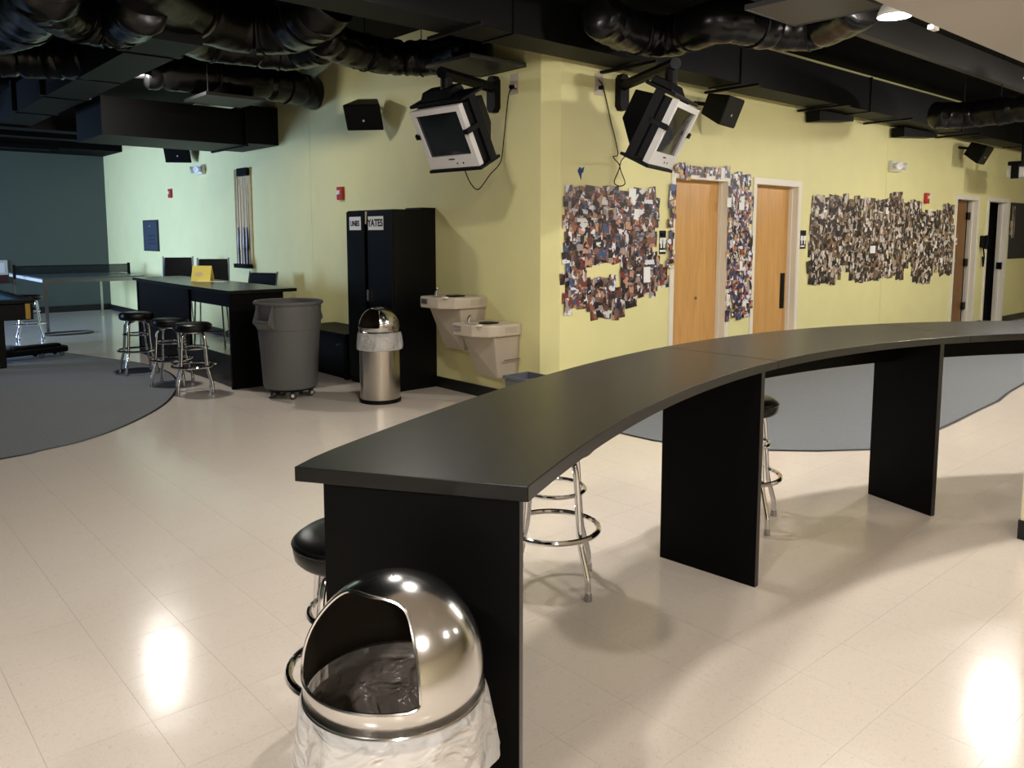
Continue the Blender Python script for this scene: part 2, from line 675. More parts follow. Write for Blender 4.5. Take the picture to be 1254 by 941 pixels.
# baseboards
struct('baseboard_left', MB().box(XL - 0.012, XL, 5.135, YF, 0, 0.11), M['base'])
struct('baseboard_far', MB().box(XW, XL, YF - 0.012, YF, 0, 0.13), M['base'])
bb = MB()
x = 4.96
for a, b, h in OPEN:
    bb.box(x, a - 0.05, YR - 0.012, YR, 0, 0.11)
    x = b + 0.05
bb.box(x, XE, YR - 0.012, YR, 0, 0.11)
struct('baseboard_right', bb, M['base'])
struct('trim_1', MB().box(XL - 0.003, XL, 9.29, 9.296, 0.11, WT), M['wall'])
struct('trim_2', MB().box(11.18, 11.187, YR - 0.003, YR, 0.11, WT), M['wall'])

# doors
for k, (a, b, h) in enumerate(OPEN, 1):
    t = bpy.data.objects.new('door_%d' % k, None)
    col.objects.link(t)
    t['kind'] = 'structure'
    fr = MB()
    y0, y1 = YR - 0.015, YR + DW - 0.01
    fr.box(a - 0.05, a, y0, YR, 0, h + 0.05).box(b, b + 0.05, y0, YR, 0, h + 0.05).box(a, b, y0, YR, h, h + 0.05)
    # stepped jambs
    fr.box(a, a + 0.018, YR - 0.012, y1, 0, h).box(b - 0.018, b, YR - 0.012, y1, 0, h).box(a + 0.018, b - 0.018, YR - 0.012, y1, h - 0.018, h)
    fr.box(a + 0.018, a + 0.034, YR + 0.06, YR + 0.10, 0, h - 0.018).box(b - 0.034, b - 0.018, YR + 0.06, YR + 0.10, 0, h - 0.018)
    fr.build('door_frame', M['whitepaint'], t)
    if k <= 2:
        lf = MB().box(a + 0.02, b - 0.02, YR + 0.10, YR + 0.145, 0.01, h - 0.022).build('door_leaf', M['oak'], t)
        if k == 2:
            MB().box(b - 0.165, b - 0.075, YR + 0.094, YR + 0.10, 0.68, 1.10).build('push_plate', M['plastic'], lf)
        else:
            MB().cyl((0, 0, 0), 0.016, 0, 0.012, 14).xf(Matrix.Translation((7.06, YR + 0.10, 0.89)) @ Matrix.Rotation(R_(90), 4, 'X')).build('lock_cylinder', M['greychrome'], lf, True)
    elif k == 3:
        lf = MB().box(a + 0.02, b - 0.12, YR + 0.12, YR + 0.165, 0.01, h - 0.022).build('door_leaf', M['brown'], t)
        MB().box(b - 0.12, b - 0.03, YR + 0.15, YR + 0.16, 0.01, h - 0.02).build('shadow_gap', M['darkroom'], t)  # solid dark strip painting the shade of the hinge-side gap
        for z in (0.38, 1.10, 1.86):
            MB().box(b - 0.15, b - 0.022, YR + 0.085, YR + 0.119, z - 0.06, z + 0.06).build('hinge', M['plastic'], lf)
    else:
        MB().box(b - 0.06, b - 0.018, YR + 0.02, YR + 0.10, 0.95, 1.07).build('strike_plate', M['plastic'], t)
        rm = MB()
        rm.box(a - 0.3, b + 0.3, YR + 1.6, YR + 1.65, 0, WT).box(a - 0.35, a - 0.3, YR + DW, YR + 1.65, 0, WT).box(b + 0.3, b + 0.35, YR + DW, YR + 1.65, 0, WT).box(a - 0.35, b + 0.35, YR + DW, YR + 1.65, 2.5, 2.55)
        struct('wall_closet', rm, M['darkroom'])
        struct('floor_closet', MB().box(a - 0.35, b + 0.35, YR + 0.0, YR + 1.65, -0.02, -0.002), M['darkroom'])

# ------------------------------------------------------------------ lamps
def lamp(loc, white, label, power, r=0.14):
    """open shade lamp: loc is the middle of the shade's rim"""
    t = thing('ceiling_lamp', label, 'lamp', loc, 0, 'open shade lamps on the ceiling')
    prof = [(0.02, r * 1.0), (0.05, r * 0.98), (r * 0.8, r * 0.62), (r * 0.96, r * 0.25), (r, 0.0)]
    MB().lathe(prof, 28).build('shade', M['white'] if white else M['plastic'], t, True, solid=0.005)
    top = CEIL - loc[2]
    MB().tube([(0, 0, r * 0.95), (0, 0, top)], 0.012, 8).build('stem', M['plastic'], t, True)
    MB().lathe([(0.001, 0.016), (0.008, 0.018), (0.013, 0.03), (0.009, 0.045), (0.012, r * 0.75)], 16).build('bulb', M['bulb'], t, True)
    l = bpy.data.lights.new('lamp_light', 'POINT')
    l.energy = power
    l.color = WARM
    l.shadow_soft_size = r * 0.8
    o = bpy.data.objects.new('lamp_light', l)
    col.objects.link(o)
    o.location = (loc[0], loc[1], loc[2] + 0.03)
    return t


lamp((2.70, 8.8, 3.15), False, 'black shaded ceiling lamp among the ducts over the hall, deepest in', LAMP_W * 1.35)
lamp((2.7, 4.0, 2.96), False, 'black shaded ceiling lamp over the hall, nearer than its twin', LAMP_W * 1.0)
lamp((5.22, 2.33, 2.90), True, 'white lamp shade peeking past the cream ceiling edge', LAMP_W * 2.2, 0.10)
lamp((8.1, 2.37, 2.9), True, 'white lamp shade beyond the right edge over the far floor', LAMP_W * 1.85, 0.10)
lamp((11.0, 2.37, 2.9), True, 'white lamp shade over the far end of the right hall', LAMP_W * 2.3)
lamp((13.9, 2.37, 2.9), True, 'white lamp shade over the far right doors, last of the row', LAMP_W * 1.6)
lamp((2.4, 2.4, 2.9), True, 'white lamp shade above the near end of the counter', LAMP_W * 0.95)


def downlight(loc, label, power):
    t = thing('recessed_downlight', label, 'lamp', loc, 0, 'recessed downlights in the cream ceiling')
    MB().lathe([(0.09, 0.0), (0.12, 0.0), (0.12, -0.006), (0.09, -0.006)], 28, closed_prof=True).build('trim_ring', M['white'], t, True)
    area('downlight_light', (loc[0], loc[1], loc[2] - 0.008), 0.17, power, WARM)


for k, (dx, dy, dp) in enumerate(((-1.2, 0.6, 1.0), (1.4, -1.2, 0.45), (4.2, -1.2, 0.15), (7.2, -1.0, 0.2), (-1.2, -2.6, 0.8))):
    downlight((dx, dy, 2.7), 'recessed downlight in the cream ceiling ' + ('left of the near trash can', 'behind the near end of the counter', 'before the cream pillar', 'beyond the cream pillar', 'farthest behind the photographed view')[k], LAMP_W * dp)

# ------------------------------------------------------------------ ducts and ceiling works
t = thing('rectangular_duct', 'long black rectangular duct running above the photo wall', 'duct')
xs = [-3.0, 1.6, 4.0, 6.9, 9.6, 12.4, 15.2, 19.9]
for a, b in zip(xs, xs[1:]):
    MB().box(a + 0.004, b - 0.004, 4.52, 4.87, 3.0, 3.38).build('duct_section', M['duct'], t)
for x in xs[1:-1]:
    MB().box(x - 0.012, x + 0.012, 4.508, 4.882, 2.99, 3.39).build('flange', M['duct'], t)
for p in ((507, 52), (735, 88), (868, 112), (977, 135), (1054, 151), (1143, 168)):
    q = fl(p[0], p[1], 2.985)
    MB().box(q.x - 0.02, q.x + 0.02, 4.36, 4.98, 2.965, 2.988).build('hanger_bar', M['plastic'], t)

for p0, p1 in ((994, 1036), (1098, 1140)):
    qa, qb = at(p0, 141 + (p0 - 994) * 0.23, 1, 4.9), at(p1, 141, 1, 4.9)
    MB().hull8([(qa.x, 4.8, 2.86), (qb.x, 4.8, 2.93), (qb.x, 4.97, 2.93), (qa.x, 4.97, 2.86)], [(qa.x, 4.8, 2.985), (qb.x, 4.8, 2.985), (qb.x, 4.97, 2.985), (qa.x, 4.97, 2.985)]).build('hanger_plate', M['plastic'], t)

t = thing('rectangular_duct', 'black rectangular duct running lengthwise over the pool corner', 'duct')
for a, b in ((6.4, 6.95), (7.05, 8.45), (8.52, 9.75), (9.85, 11.2), (11.3, 12.5)):
    MB().box(2.07, 2.46, a, b, 3.0, 3.33).build('duct_section', M['duct'], t)
for y in (7.0, 9.8, 11.25):
    MB().box(2.02, 2.51, y - 0.05, y + 0.05, 3.01, 3.36).build('flange', M['plastic'], t)

t = thing('rectangular_duct', 'deep black duct box that meets the left green wall', 'duct')
MB().box(2.72, 4.42, 10.2, 11.3, 2.70, 3.14).build('duct_section', M['duct'], t)
MB().box(4.42, XL - 0.001, 10.15, 11.3, 2.72, 3.2).build('duct_collar', M['duct'], t)
MB().box(4.40, 4.43, 10.14, 11.31, 2.68, 3.2).build('flange', M['plastic'], t)

for k, (y0, z0, yl) in enumerate(((12.6, 3.02, 'nearest'), (14.2, 3.08, 'middle'), (15.8, 3.05, 'farthest'))):
    t = thing('rectangular_duct', 'flat black cross duct over the table tennis corner, %s of three' % yl, 'duct')
    MB().box(-3.9, 4.3 - 0.4 * k, y0, y0 + 0.75, z0, z0 + 0.3).build('duct_section', M['duct'], t)
    MB().box(-3.9, 4.3 - 0.4 * k, y0 - 0.05, y0 - 0.01, z0 - 0.05, z0 + 0.02).build('hanger_bar', M['plastic'], t)
struct('trim_3', MB().box(-3.9, XL, 16.9, YF, 3.15, 3.55), M['blackceil'])

qa, qb = fl(1052, 42, 3.25), fl(1254, 109, 3.25)
struct('trim_4', MB().box(qa.x - 2, 19.9, qa.y - 0.03, qa.y + 0.05, 3.25, 3.5), M['plate'])


def flex(label, pts, r, z, wr=0.10, seams=2):
    P = smooth_path([fl(p[0], p[1], p[2] if len(p) > 2 else z) for p in pts], 14)
    rnd = random.Random(len(label) * 7 + int(pts[0][0]))
    ph = [rnd.uniform(0, 6.28) for _ in range(6)]
    k = len(P)

    def rf(i, j):
        q = 2 * math.pi * j / 24
        a = 1 + wr * 0.3 * math.sin(i * 0.9 + 2 * math.sin(q + ph[0]) + ph[1]) * math.sin(q * 2 + ph[2] + i * 0.13)
        a += wr * 0.18 * math.sin(i * 1.9 + q * 3 + ph[3]) + wr * rnd.uniform(-0.16, 0.16)
        if i % 13 == 6:
            a *= 0.9
        e = min(i, k - 1 - i)
        if e < 2:
            a *= (0.72, 0.92)[e]
        return r * a

    t = thing('flexible_duct', label, 'duct', P[0])
    o = MB().tube([p - P[0] for p in P], r, 24, rf=rf).build('foil_sleeve', M['foil'], t, True)
    for s in range(1, seams + 1):
        i = int(k * s / (seams + 1))
        c = P[i] - P[0]
        tt = (P[min(i + 1, k - 1)] - P[i - 1]).normalized()
        a = tt.cross(Vector((0, 0, 1))).normalized()
        b = tt.cross(a)
        MB().tube([c + (a * math.cos(q) + b * math.sin(q)) * r * 1.03 for q in [2 * math.pi * g / 20 for g in range(20)]], 0.008, 5, True).build('strap', M['plastic'], t, True)
        MB().tube([c + Vector((0, 0, r)), (c.x, c.y, CEIL - P[0].z)], 0.005, 5).build('hanger_wire', M['plastic'], t)
    return t


flex('crumpled black foil duct elbow in the top left corner of the picture', [(-70, 48), (-10, 28), (28, 12), (60, -30)], 0.24, 3.2, 0.16)
flex('black foil duct beside the top left elbow, sagging to the right', [(40, -10), (80, 14), (118, 26), (150, 26), (176, 8)], 0.18, 3.12, 0.14)
flex('straight black foil duct ending in the dark at the left edge', [(-60, 60), (0, 66), (60, 70), (112, 70)], 0.2, 3.2, 0.1)
flex('widest black foil duct curving over the pool corner to the beam', [(120, -70), (215, 0), (290, 28), (350, 30), (385, 14), (402, -4, 3.38)], 0.235, 3.3, 0.035, 3)
flex('black foil duct hugging the underside of the widest duct', [(196, 18), (240, 46), (300, 56), (355, 62), (396, 54)], 0.17, 3.2, 0.08)
flex('black foil duct leading to the square ceiling plate by the left television', [(392, 44), (430, 60), (480, 70), (530, 70), (575, 55)], 0.16, 3.2, 0.12)
flex('thin black foil duct with a drooping end above the left wall speaker', [(175, 86), (240, 92), (310, 100), (360, 108), (388, 116)], 0.19, 3.25, 0.08)
flex('fat wrinkled black foil duct in front of the beam above the right television', [(732, 18), (770, 38), (820, 44), (885, 26), (940, 34), (1000, 34), (1060, 5)], 0.16, 3.13, 0.08, 4)
flex('small black foil duct under the dark ceiling at the far right', [(1142, 141), (1180, 141), (1225, 136), (1290, 128)], 0.15, 2.95, 0.08)


def diffuser(x0, y0, s, z, label):
    t = thing('ceiling_diffuser', label, 'vent', (x0, y0, z))
    MB().box(0, s, 0, s, 0, 0.012).build('plate', M['plate'], t, bevel=0.004)
    f = MB()
    f.box(-0.012, s + 0.012, -0.012, 0, -0.004, 0.03).box(-0.012, s + 0.012, s, s + 0.012, -0.004, 0.03)
    f.box(-0.012, 0, 0, s, -0.004, 0.03).box(s, s + 0.012, 0, s, -0.004, 0.03)
    f.build('rim', M['plate'], t)
    MB().lathe([(0.2, 0.012), (0.16, 0.07), (0.15, 0.2)], 24, (s / 2, s / 2, 0)).build('collar', M['foil'], t, True)
    for c in ((0.02, 0.02), (s - 0.02, s - 0.02)):
        MB().tube([(c[0], c[1], 0.01), (c[0], c[1], CEIL - z)], 0.003, 5).build('hanger_wire', M['plastic'], t)


diffuser(4.24, 5.33, 0.6, 3.0, 'square dark ceiling vent plate hung above the left television')
diffuser(4.72, 2.46, 0.6, 3.0, 'square brownish ceiling vent plate beside the cream ceiling edge')
diffuser(3.3, 8.53, 0.62, 3.0, 'square dark ceiling vent plate far back among the left ducts')
t = thing('conduit_clamp', 'small white fitting hanging at the cream ceiling edge', 'fitting', fl(1143, 34, 2.9))
MB().box(-0.05, 0.05, -0.02, 0.02, -0.015, 0.015).build('clamp', M['white'], t, bevel=0.006)
MB().tube([(0, 0, 0.01), (0, 0, CEIL - 2.9)], 0.006, 6).build('rod', M['white'], t)

# ------------------------------------------------------------------ curved counter
CC = Vector((3.411, -2.168, 0))
ZT, TK = 1.0, 0.036


def R0(a):
    k = (max(a, 60) - 90) / 30
    return 0.062 * k ** 3 + 0.0136 * k * k - 0.0315 * k + 4.0427


def R1(a):
    k = (min(max(a, 60), 121.6) - 90) / 30
    return 0.1435 * k ** 3 - 0.0118 * k * k - 0.1277 * k + 4.6633



def pol(r, a, z=0.0):
    return Vector((CC.x + r * math.cos(R_(a)), CC.y + r * math.sin(R_(a)), z))


t = thing('bar_counter', 'long curved black bar counter sweeping across the foreground', 'counter')
for a0, a1 in ((123.1, 92.95), (92.9, 70.05), (70.0, 44.0)):
    n = 28
    poly = [pol(R1(a), a) for a in [a0 + (a1 - a0) * i / n for i in range(n + 1)]] + [pol(R0(a), a) for a in [a1 + (a0 - a1) * i / n for i in range(n + 1)]]
    o = MB().prism([(p.x, p.y) for p in poly], ZT - TK, ZT).build('countertop', M['laminate'], t, bevel=0.0015)
    e = MB()
    v = []
    for i in range(n + 1):
        a = a0 + (a1 - a0) * i / n
        v += [pol(R0(a) - 0.0012, a, ZT - TK + 0.001), pol(R0(a) - 0.0012, a, ZT - 0.001)]
    e.add(v, [(2 * i, 2 * i + 1, 2 * i + 3, 2 * i + 2) for i in range(n)])
    e.build('edge_band', M['edgeband'], o, True)


def radial_panel(a, r0, r1, th, parent):
    d = Vector((math.cos(R_(a)), math.sin(R_(a)), 0))
    s = Vector((-d.y, d.x, 0)) * th / 2
    p0, p1 = pol(r0, a), pol(r1, a)
    zt = Vector((0, 0, ZT - TK))
    q = [p0 - s, p0 + s, p1 + s, p1 - s]
    o = MB().hull8(q[::-1], [x + zt for x in q[::-1]]).build('support_panel', M['panel'], parent, bevel=0.001)
    e = p0 - d * 0.0008
    MB().add([e - s, e + s, e + s + zt, e - s + zt], [(0, 1, 2, 3)]).build('edge_band', M['edgeband'], o)


for a, r0, r1 in ((122.75, 4.13, 4.615), (94.65, 4.045, 4.54), (72.7, 4.07, 4.50), (50.0, 4.07, 4.5)):
    radial_panel(a, r0, r1, 0.03, t)
for a0, a1 in ((94.3, 73.0), (72.4, 50.3)):
    n = 16
    poly = [pol(4.37, a0 + (a1 - a0) * i / n) for i in range(n + 1)] + [pol(4.35, a1 + (a0 - a1) * i / n) for i in range(n + 1)]
    MB().prism([(p.x, p.y) for p in poly], 0.83, ZT - TK).build('apron', M['panel'], t)

# ------------------------------------------------------------------ bar stools
SH = 0.69


def make_stool(label):
    t = thing('bar_stool', label, 'stool', (0, 0, 0), 0, 'round black bar stools with chrome legs')
    prof = [(0.001, SH - 0.001), (0.10, SH), (0.155, SH - 0.006), (0.176, SH - 0.02), (0.182, SH - 0.045), (0.178, SH - 0.072), (0.165, SH - 0.085), (0.001, SH - 0.085)]
    st = MB().lathe(prof, 40).build('seat', M['vinyl'], t, True)
    MB().tube([(0.1815 * math.cos(q), 0.1815 * math.sin(q), SH - 0.03) for q in [2 * math.pi * i / 40 for i in range(40)]], 0.004, 5, True).build('piping', M['vinyl'], st, True)
    MB().cyl((0, 0, 0), 0.12, SH - 0.10, SH - 0.084, 24).build('seat_plate', M['greychrome'], t, True)
    lp = [(0.055, SH - 0.103), (0.10, SH - 0.105), (0.128, SH - 0.115), (0.142, SH - 0.145), (0.15, SH - 0.2), (0.164, 0.33), (0.175, 0.235), (0.183, 0.205), (0.212, 0.12), (0.222, 0.085), (0.226, 0.012)]
    P = smooth_path([(r, 0, z) for r, z in lp], 4)
    for k in range(4):
        rm = Matrix.Rotation(R_(90 * k), 4, 'Z')
        lg = MB().tube([rm @ p for p in P], 0.0138, 10).build('leg', M['chrome'], t, True)
        MB().cyl((0.226 * math.cos(R_(90 * k)), 0.226 * math.sin(R_(90 * k)), 0), 0.0178, 0, 0.032, 12, 0.0155).build('foot_cap', M['greychrome'], lg, True)
    for rr, z, name, tr in ((0.203, 0.262, 'foot_ring', 0.0125), (0.14, 0.44, 'brace_ring', 0.0095)):
        MB().tube([(rr * math.cos(q), rr * math.sin(q), z) for q in [2 * math.pi * i / 44 for i in range(44)]], tr, 8, True).build(name, M['chrome'], t, True)
    return t


s0 = make_stool('black bar stool half hidden by the near end panel of the counter')
s0.location = (1.18, 2.04, 0)
s0.rotation_euler = (0, 0, R_(20))
CZ = 0.0085
dup(s0, (2.43, 2.485, 0), R_(-2), 'bar stool under the counter with only chrome legs and ring showing')
dup(s0, (3.75, 2.38, 0), R_(-20), 'black bar stool just behind the middle counter panel')
dup(s0, (2.79, 9.52, CZ), R_(40), 'black bar stool farthest left of three beside the straight table')
dup(s0, (2.84, 8.58, CZ), R_(10), 'black bar stool middle of three beside the straight table')
dup(s0, (2.86, 8.0, CZ), R_(28), 'black bar stool nearest of three beside the straight table')
dup(s0, (2.48, 13.5, 0), R_(30), 'black bar stool between pool table and table tennis table')

# ------------------------------------------------------------------ dome bins
def make_bin(label, loc, rz, r=0.18, H=0.875):
    zl = H - 0.235
    t = thing('dome_trash_can', label, 'trash can', loc, rz, 'stainless dome trash cans')
    MB().lathe([(0.001, 0.03), (r - 0.004, 0.03), (r - 0.004, zl - 0.03), (r - 0.012, zl - 0.03), (r - 0.012, 0.05), (0.001, 0.05)], 56).build('body', M['brushed'], t, True)
    MB().lathe([(0.001, 0.0), (r + 0.002, 0.0), (r + 0.004, 0.02), (r, 0.036), (r - 0.006, 0.036)], 48).build('base_ring', M['plastic'], t, True)
    # dome with an opening centred on local +X
    n, kd = 240, 72
    zb = zl + 0.05
    prof = [(r, zl), (r, zb - 0.004), (r, zb)]
    hd = H - zb
    for i in range(1, kd + 1):
        e = math.pi / 2 * i / kd
        prof.append((max(r * math.cos(e), 0.0008), zb + hd * math.sin(e)))
    A, E0, E1 = 53.0, 0.46, 0.74

    def lim(e):
        if e < 0.045:
            return A - 7 * (1 - math.sqrt(max(0, 1 - ((0.045 - e) / 0.045) ** 2)))
        if e <= E0:
            return A
        k = (e - E0) / (E1 - E0)
        return A * (1 - min(k, 1) ** 4.5) ** (1 / 2.6)

    def skip(i, j):
        q = (j + 0.5) / n * 360
        if q > 180:
            q -= 360
        e = (i - 2 + 0.5) / kd
        return i >= 2 and e < E1 and abs(q) < lim(e)

    lid = MB().lathe(prof, n, skip=skip).build('dome_lid', M['stainless'], t, True)
    md = lid.modifiers.new('s', 'SOLIDIFY')
    md.thickness = 0.004
    md.offset = -1
    lid.data.materials.append(M['liddark'])
    md.material_offset = 1
    md.material_offset_rim = 0
    # rolled lip around the opening
    es = [E1 * k / 60 for k in range(61)]
    half = [(lim(e), e) for e in es]
    k2 = [(lim(0) * u / 12, 0.0) for u in range(-11, 12)]
    loop_ = [(q, e) for q, e in half] + [(-q, e) for q, e in half[::-1][1:]] + k2
    pts = []
    for q, e in loop_:
        ee = math.pi / 2 * e
        pts.append((r * math.cos(ee) * math.cos(R_(q)), r * math.cos(ee) * math.sin(R_(q)), zb + hd * math.sin(ee)))
    MB().tube(pts, 0.0032, 6, True).build('opening_lip', M['stainless'], lid, True)
    MB().tube([((r + 0.001) * math.cos(q), (r + 0.001) * math.sin(q), zl + 0.003) for q in [2 * math.pi * i / 56 for i in range(56)]], 0.0035, 6, True).build('lid_rim', M['stainless'], lid, True)
    # bag folded over the rim, and its slack inside
    rnd = random.Random(5)
    ph = [rnd.uniform(0, 6.28) for _ in range(12)]

    def wob(q, i):
        return sum(math.sin(q * kk + ph[kk % 12] + 0.7 * i * (kk % 3)) / (1 + 0.18 * kk) for kk in (3, 5, 8, 11, 17, 23))

    bp = [(r - 0.006, zl + 0.006), (r + 0.006, zl - 0.004), (r + 0.012, zl - 0.03), (r + 0.015, zl - 0.06), (r + 0.020, zl - 0.095), (r + 0.025, zl - 0.13), (r + 0.024, zl - 0.15), (r + 0.012, zl - 0.16), (r + 0.004, zl - 0.145)]
    amp = [0, 0.001, 0.005, 0.007, 0.008, 0.008, 0.008, 0.005, 0.002]
    bag = MB().lathe(bp, 120, rf=lambda i, q, rr: rr + amp[i] * wob(q, i * 0.45))
    bag.build('liner_bag', M['bag'], t, True)
    ip = [(r - 0.008, zl + 0.004), (r - 0.016, zl - 0.05), (r - 0.035, zl - 0.10), (0.09, zl - 0.13), (0.04, zl - 0.12), (0.001, zl - 0.11)]
    amp2 = [0, 0.003, 0.008, 0.014, 0.01, 0]
    MB().lathe(ip, 72, rf=lambda i, q, rr: max(0.001, rr + amp2[i] * wob(q, i))).build('bag_slack', M['bag_shaded'], t, True)
    return t


cdir = math.degrees(math.atan2(-1.32, -0.845))
make_bin('large stainless dome trash can with clear bag at the bottom of the picture', (0.845, 1.32, 0), R_(cdir - 38))
b2 = fl(466, 491)
cd2 = math.degrees(math.atan2(-b2.y, -b2.x))
make_bin('stainless dome trash can with white bag in front of the black locker', (b2.x, b2.y, 0), R_(cd2 - 52), 0.191, 0.89)

# ------------------------------------------------------------------ grey wheeled can
c = Vector((3.49, 7.2, 0))
t = thing('wheeled_trash_can', 'big grey round trash can on black casters beside the straight table', 'trash can', c, R_(20))
z0 = 0.10
prof = [(0.001, z0), (0.245, z0), (0.255, z0 + 0.03), (0.285, z0 + 0.56), (0.298, z0 + 0.565), (0.306, z0 + 0.80), (0.322, z0 + 0.80), (0.326, z0 + 0.815), (0.318, z0 + 0.83), (0.300, z0 + 0.825), (0.290, z0 + 0.56), (0.25, z0 + 0.05), (0.001, z0 + 0.04)]
bd = MB().lathe(prof, 56).build('body', M['greycan'], t, True)
for s in (-1, 1):
    h = MB()
    # loop handle: two cheeks and a grip
    for y in (-0.10, 0.085):
        h.hull8([(s * 0.285, y, z0 + 0.585), (s * 0.30, y, z0 + 0.585), (s * 0.30, y + 0.015, z0 + 0.585), (s * 0.285, y + 0.015, z0 + 0.585)],
                [(s * 0.305, y, z0 + 0.80), (s * 0.312, y, z0 + 0.80), (s * 0.312, y + 0.015, z0 + 0.80), (s * 0.305, y + 0.015, z0 + 0.80)])
        h.prism([(s * 0.29, z0 + 0.58), (s * 0.362, z0 + 0.635), (s * 0.362, z0 + 0.66), (s * 0.312, z0 + 0.80), (s * 0.30, z0 + 0.80)], y, y + 0.015, 1)
    h.box(min(s * 0.345, s * 0.366), max(s * 0.345, s * 0.366), -0.10, 0.10, z0 + 0.632, z0 + 0.66)
    h.prism([(s * 0.285, z0 + 0.575), (s * 0.30, z0 + 0.575), (s * 0.362, z0 + 0.634), (s * 0.345, z0 + 0.645)], -0.10, 0.10, 1)
    h.build('handle', M['greycan'], t, bevel=0.003)
dl = MB().lathe([(0.001, 0.072), (0.2, 0.072), (0.23, 0.08), (0.235, 0.10), (0.001, 0.102)], 40).build('dolly', M['plastic'], t, True)
for k in range(5):
    a = R_(72 * k + 14)
    cx, cy = 0.19 * math.cos(a), 0.19 * math.sin(a)
    w_ = MB()
    w_.lathe([(0.001, -0.013), (0.03, -0.013), (0.036, -0.006), (0.036, 0.006), (0.03, 0.013), (0.001, 0.013)], 20)
    w_.xf(Matrix.Translation((cx, cy, 0.0362)) @ Matrix.Rotation(a + R_(60), 4, 'Z') @ Matrix.Rotation(R_(90), 4, 'X'))
    w_.build('caster_wheel', M['rubber'], dl, True)
    hb = MB()
    hb.lathe([(0.001, -0.015), (0.016, -0.015), (0.016, 0.015), (0.001, 0.015)], 14)
    hb.xf(Matrix.Translation((cx, cy, 0.0362)) @ Matrix.Rotation(a + R_(60), 4, 'Z') @ Matrix.Rotation(R_(90), 4, 'X'))
    hb.build('caster_hub', M['white'], dl, True)

# small slate bin by the corner
c = Vector((4.62, 5.05, 0))
t = thing('waste_basket', 'small slate grey waste basket below the lower drinking fountain', 'waste basket', c)
b_ = MB()
o4 = [(-0.10, -0.11), (0.10, -0.11), (0.10, 0.11), (-0.10, 0.11)]
H4 = 0.345
b_.hull8([(x, y, 0) for x, y in o4], [(x * 1.35, y * 1.25, H4) for x, y in o4])
b_.f.pop(1)
b_.build('body', M['greybin'], t, solid=0.006)
r_ = MB()
for s in (-1, 1):
    r_.box(-0.15, 0.15, s * 0.142 - 0.008, s * 0.142 + 0.008, H4 - 0.02, H4 + 0.008)
    r_.box(s * 0.14 - 0.008, s * 0.14 + 0.008, -0.136, 0.136, H4 - 0.02, H4 + 0.008)
r_.build('rim', M['greybin'], t, bevel=0.003)

# ------------------------------------------------------------------ locker
t = thing('storage_locker', 'tall black steel two-door locker against the green wall', 'locker', (4.585, 7.10, 0))
lx, ly, lh = 0.262, 0.43, 1.80
lb = MB()
lb.box(-lx + 0.02, lx, -ly, ly, 0.0, lh)
lb.build('body', M['steel'], t, bevel=0.003)
MB().box(0.09, lx, -ly + 0.0, -ly + 0.28, lh, lh + 0.022).build('top_lip', M['steel'], t)
dR = MB().box(-lx, -lx + 0.019, -ly + 0.006, 0.018, 0.07, lh - 0.012).build('locker_door', M['steel'], t, bevel=0.002)
dLm = Matrix.Translation((-lx + 0.019, ly - 0.006, 0)) @ Matrix.Rotation(R_(-4.5), 4, 'Z')
dL = MB().box(-0.019, 0, -ly + 0.012 + 0.03, 0, 0.07, lh - 0.012).xf(dLm).build('locker_door', M['steel'], t, bevel=0.002)
MB().box(-lx - 0.03, -lx, -0.02, 0.012, 0.88, 1.0).build('handle', M['greychrome'], dR, bevel=0.004)
face = Matrix(((0, 0, -1, 0), (-1, 0, 0, 0), (0, 1, 0, 0), (0, 0, 0, 1)))   # text plane -> facing -X
lab1 = MB().box(-lx - 0.002, -lx, -0.285, -0.005, 1.60, 1.735).build('name_label', M['paper'], dR)
text_mesh('YATES', 0.098, M['ink'], 'name_label', t, Matrix.Translation((-lx - 0.0035, -0.14, 1.667)) @ face @ Matrix.Scale(1.0, 4))
lab2 = MB().box(-0.021, -0.019, -0.335, -0.075, 1.60, 1.735).xf(dLm).build('name_label', M['paper'], dL)
text_mesh('UNIES', 0.074, M['ink'], 'name_label', t, dLm @ Matrix.Translation((-0.0225, -0.205, 1.665)) @ face @ Matrix.Scale(1.0, 4))
MB().hull8([(-lx - 0.012, 0.03, 1.66), (-lx - 0.002, 0.03, 1.66), (-lx - 0.002, 0.042, 1.66), (-lx - 0.012, 0.042, 1.66)],
           [(-lx - 0.012, 0.015, 1.785), (-lx - 0.002, 0.015, 1.785), (-lx - 0.002, 0.06, 1.785), (-lx - 0.012, 0.06, 1.785)]).build('tape_strip', M['cream'], t)

# bench between can and locker
t = thing('storage_bench', 'low black storage bench between the locker and the grey can', 'bench', (4.56, 8.15, 0))
MB().box(-0.22, 0.28, -0.55, 0.6, 0.06, 0.44).build('box', M['steel'], t, bevel=0.004)
MB().box(-0.25, 0.285, -0.57, 0.62, 0.44, 0.50).build('lid', M['panel'], t, bevel=0.004)
MB().box(-0.235, -0.2, -0.56, -0.50, 0.0, 0.44).build('leg', M['panel'], t)
MB().box(-0.2, 0.26, -0.5, 0.55, 0.0, 0.06).build('plinth', M['panel'], t)
MB().cyl((0, 0, 0), 0.015, 0, 0.02, 12).xf(Matrix.Translation((-0.22, -0.36, 0.36)) @ Matrix.Rotation(R_(-90), 4, 'Y')).build('knob', M['greychrome'], t, True)

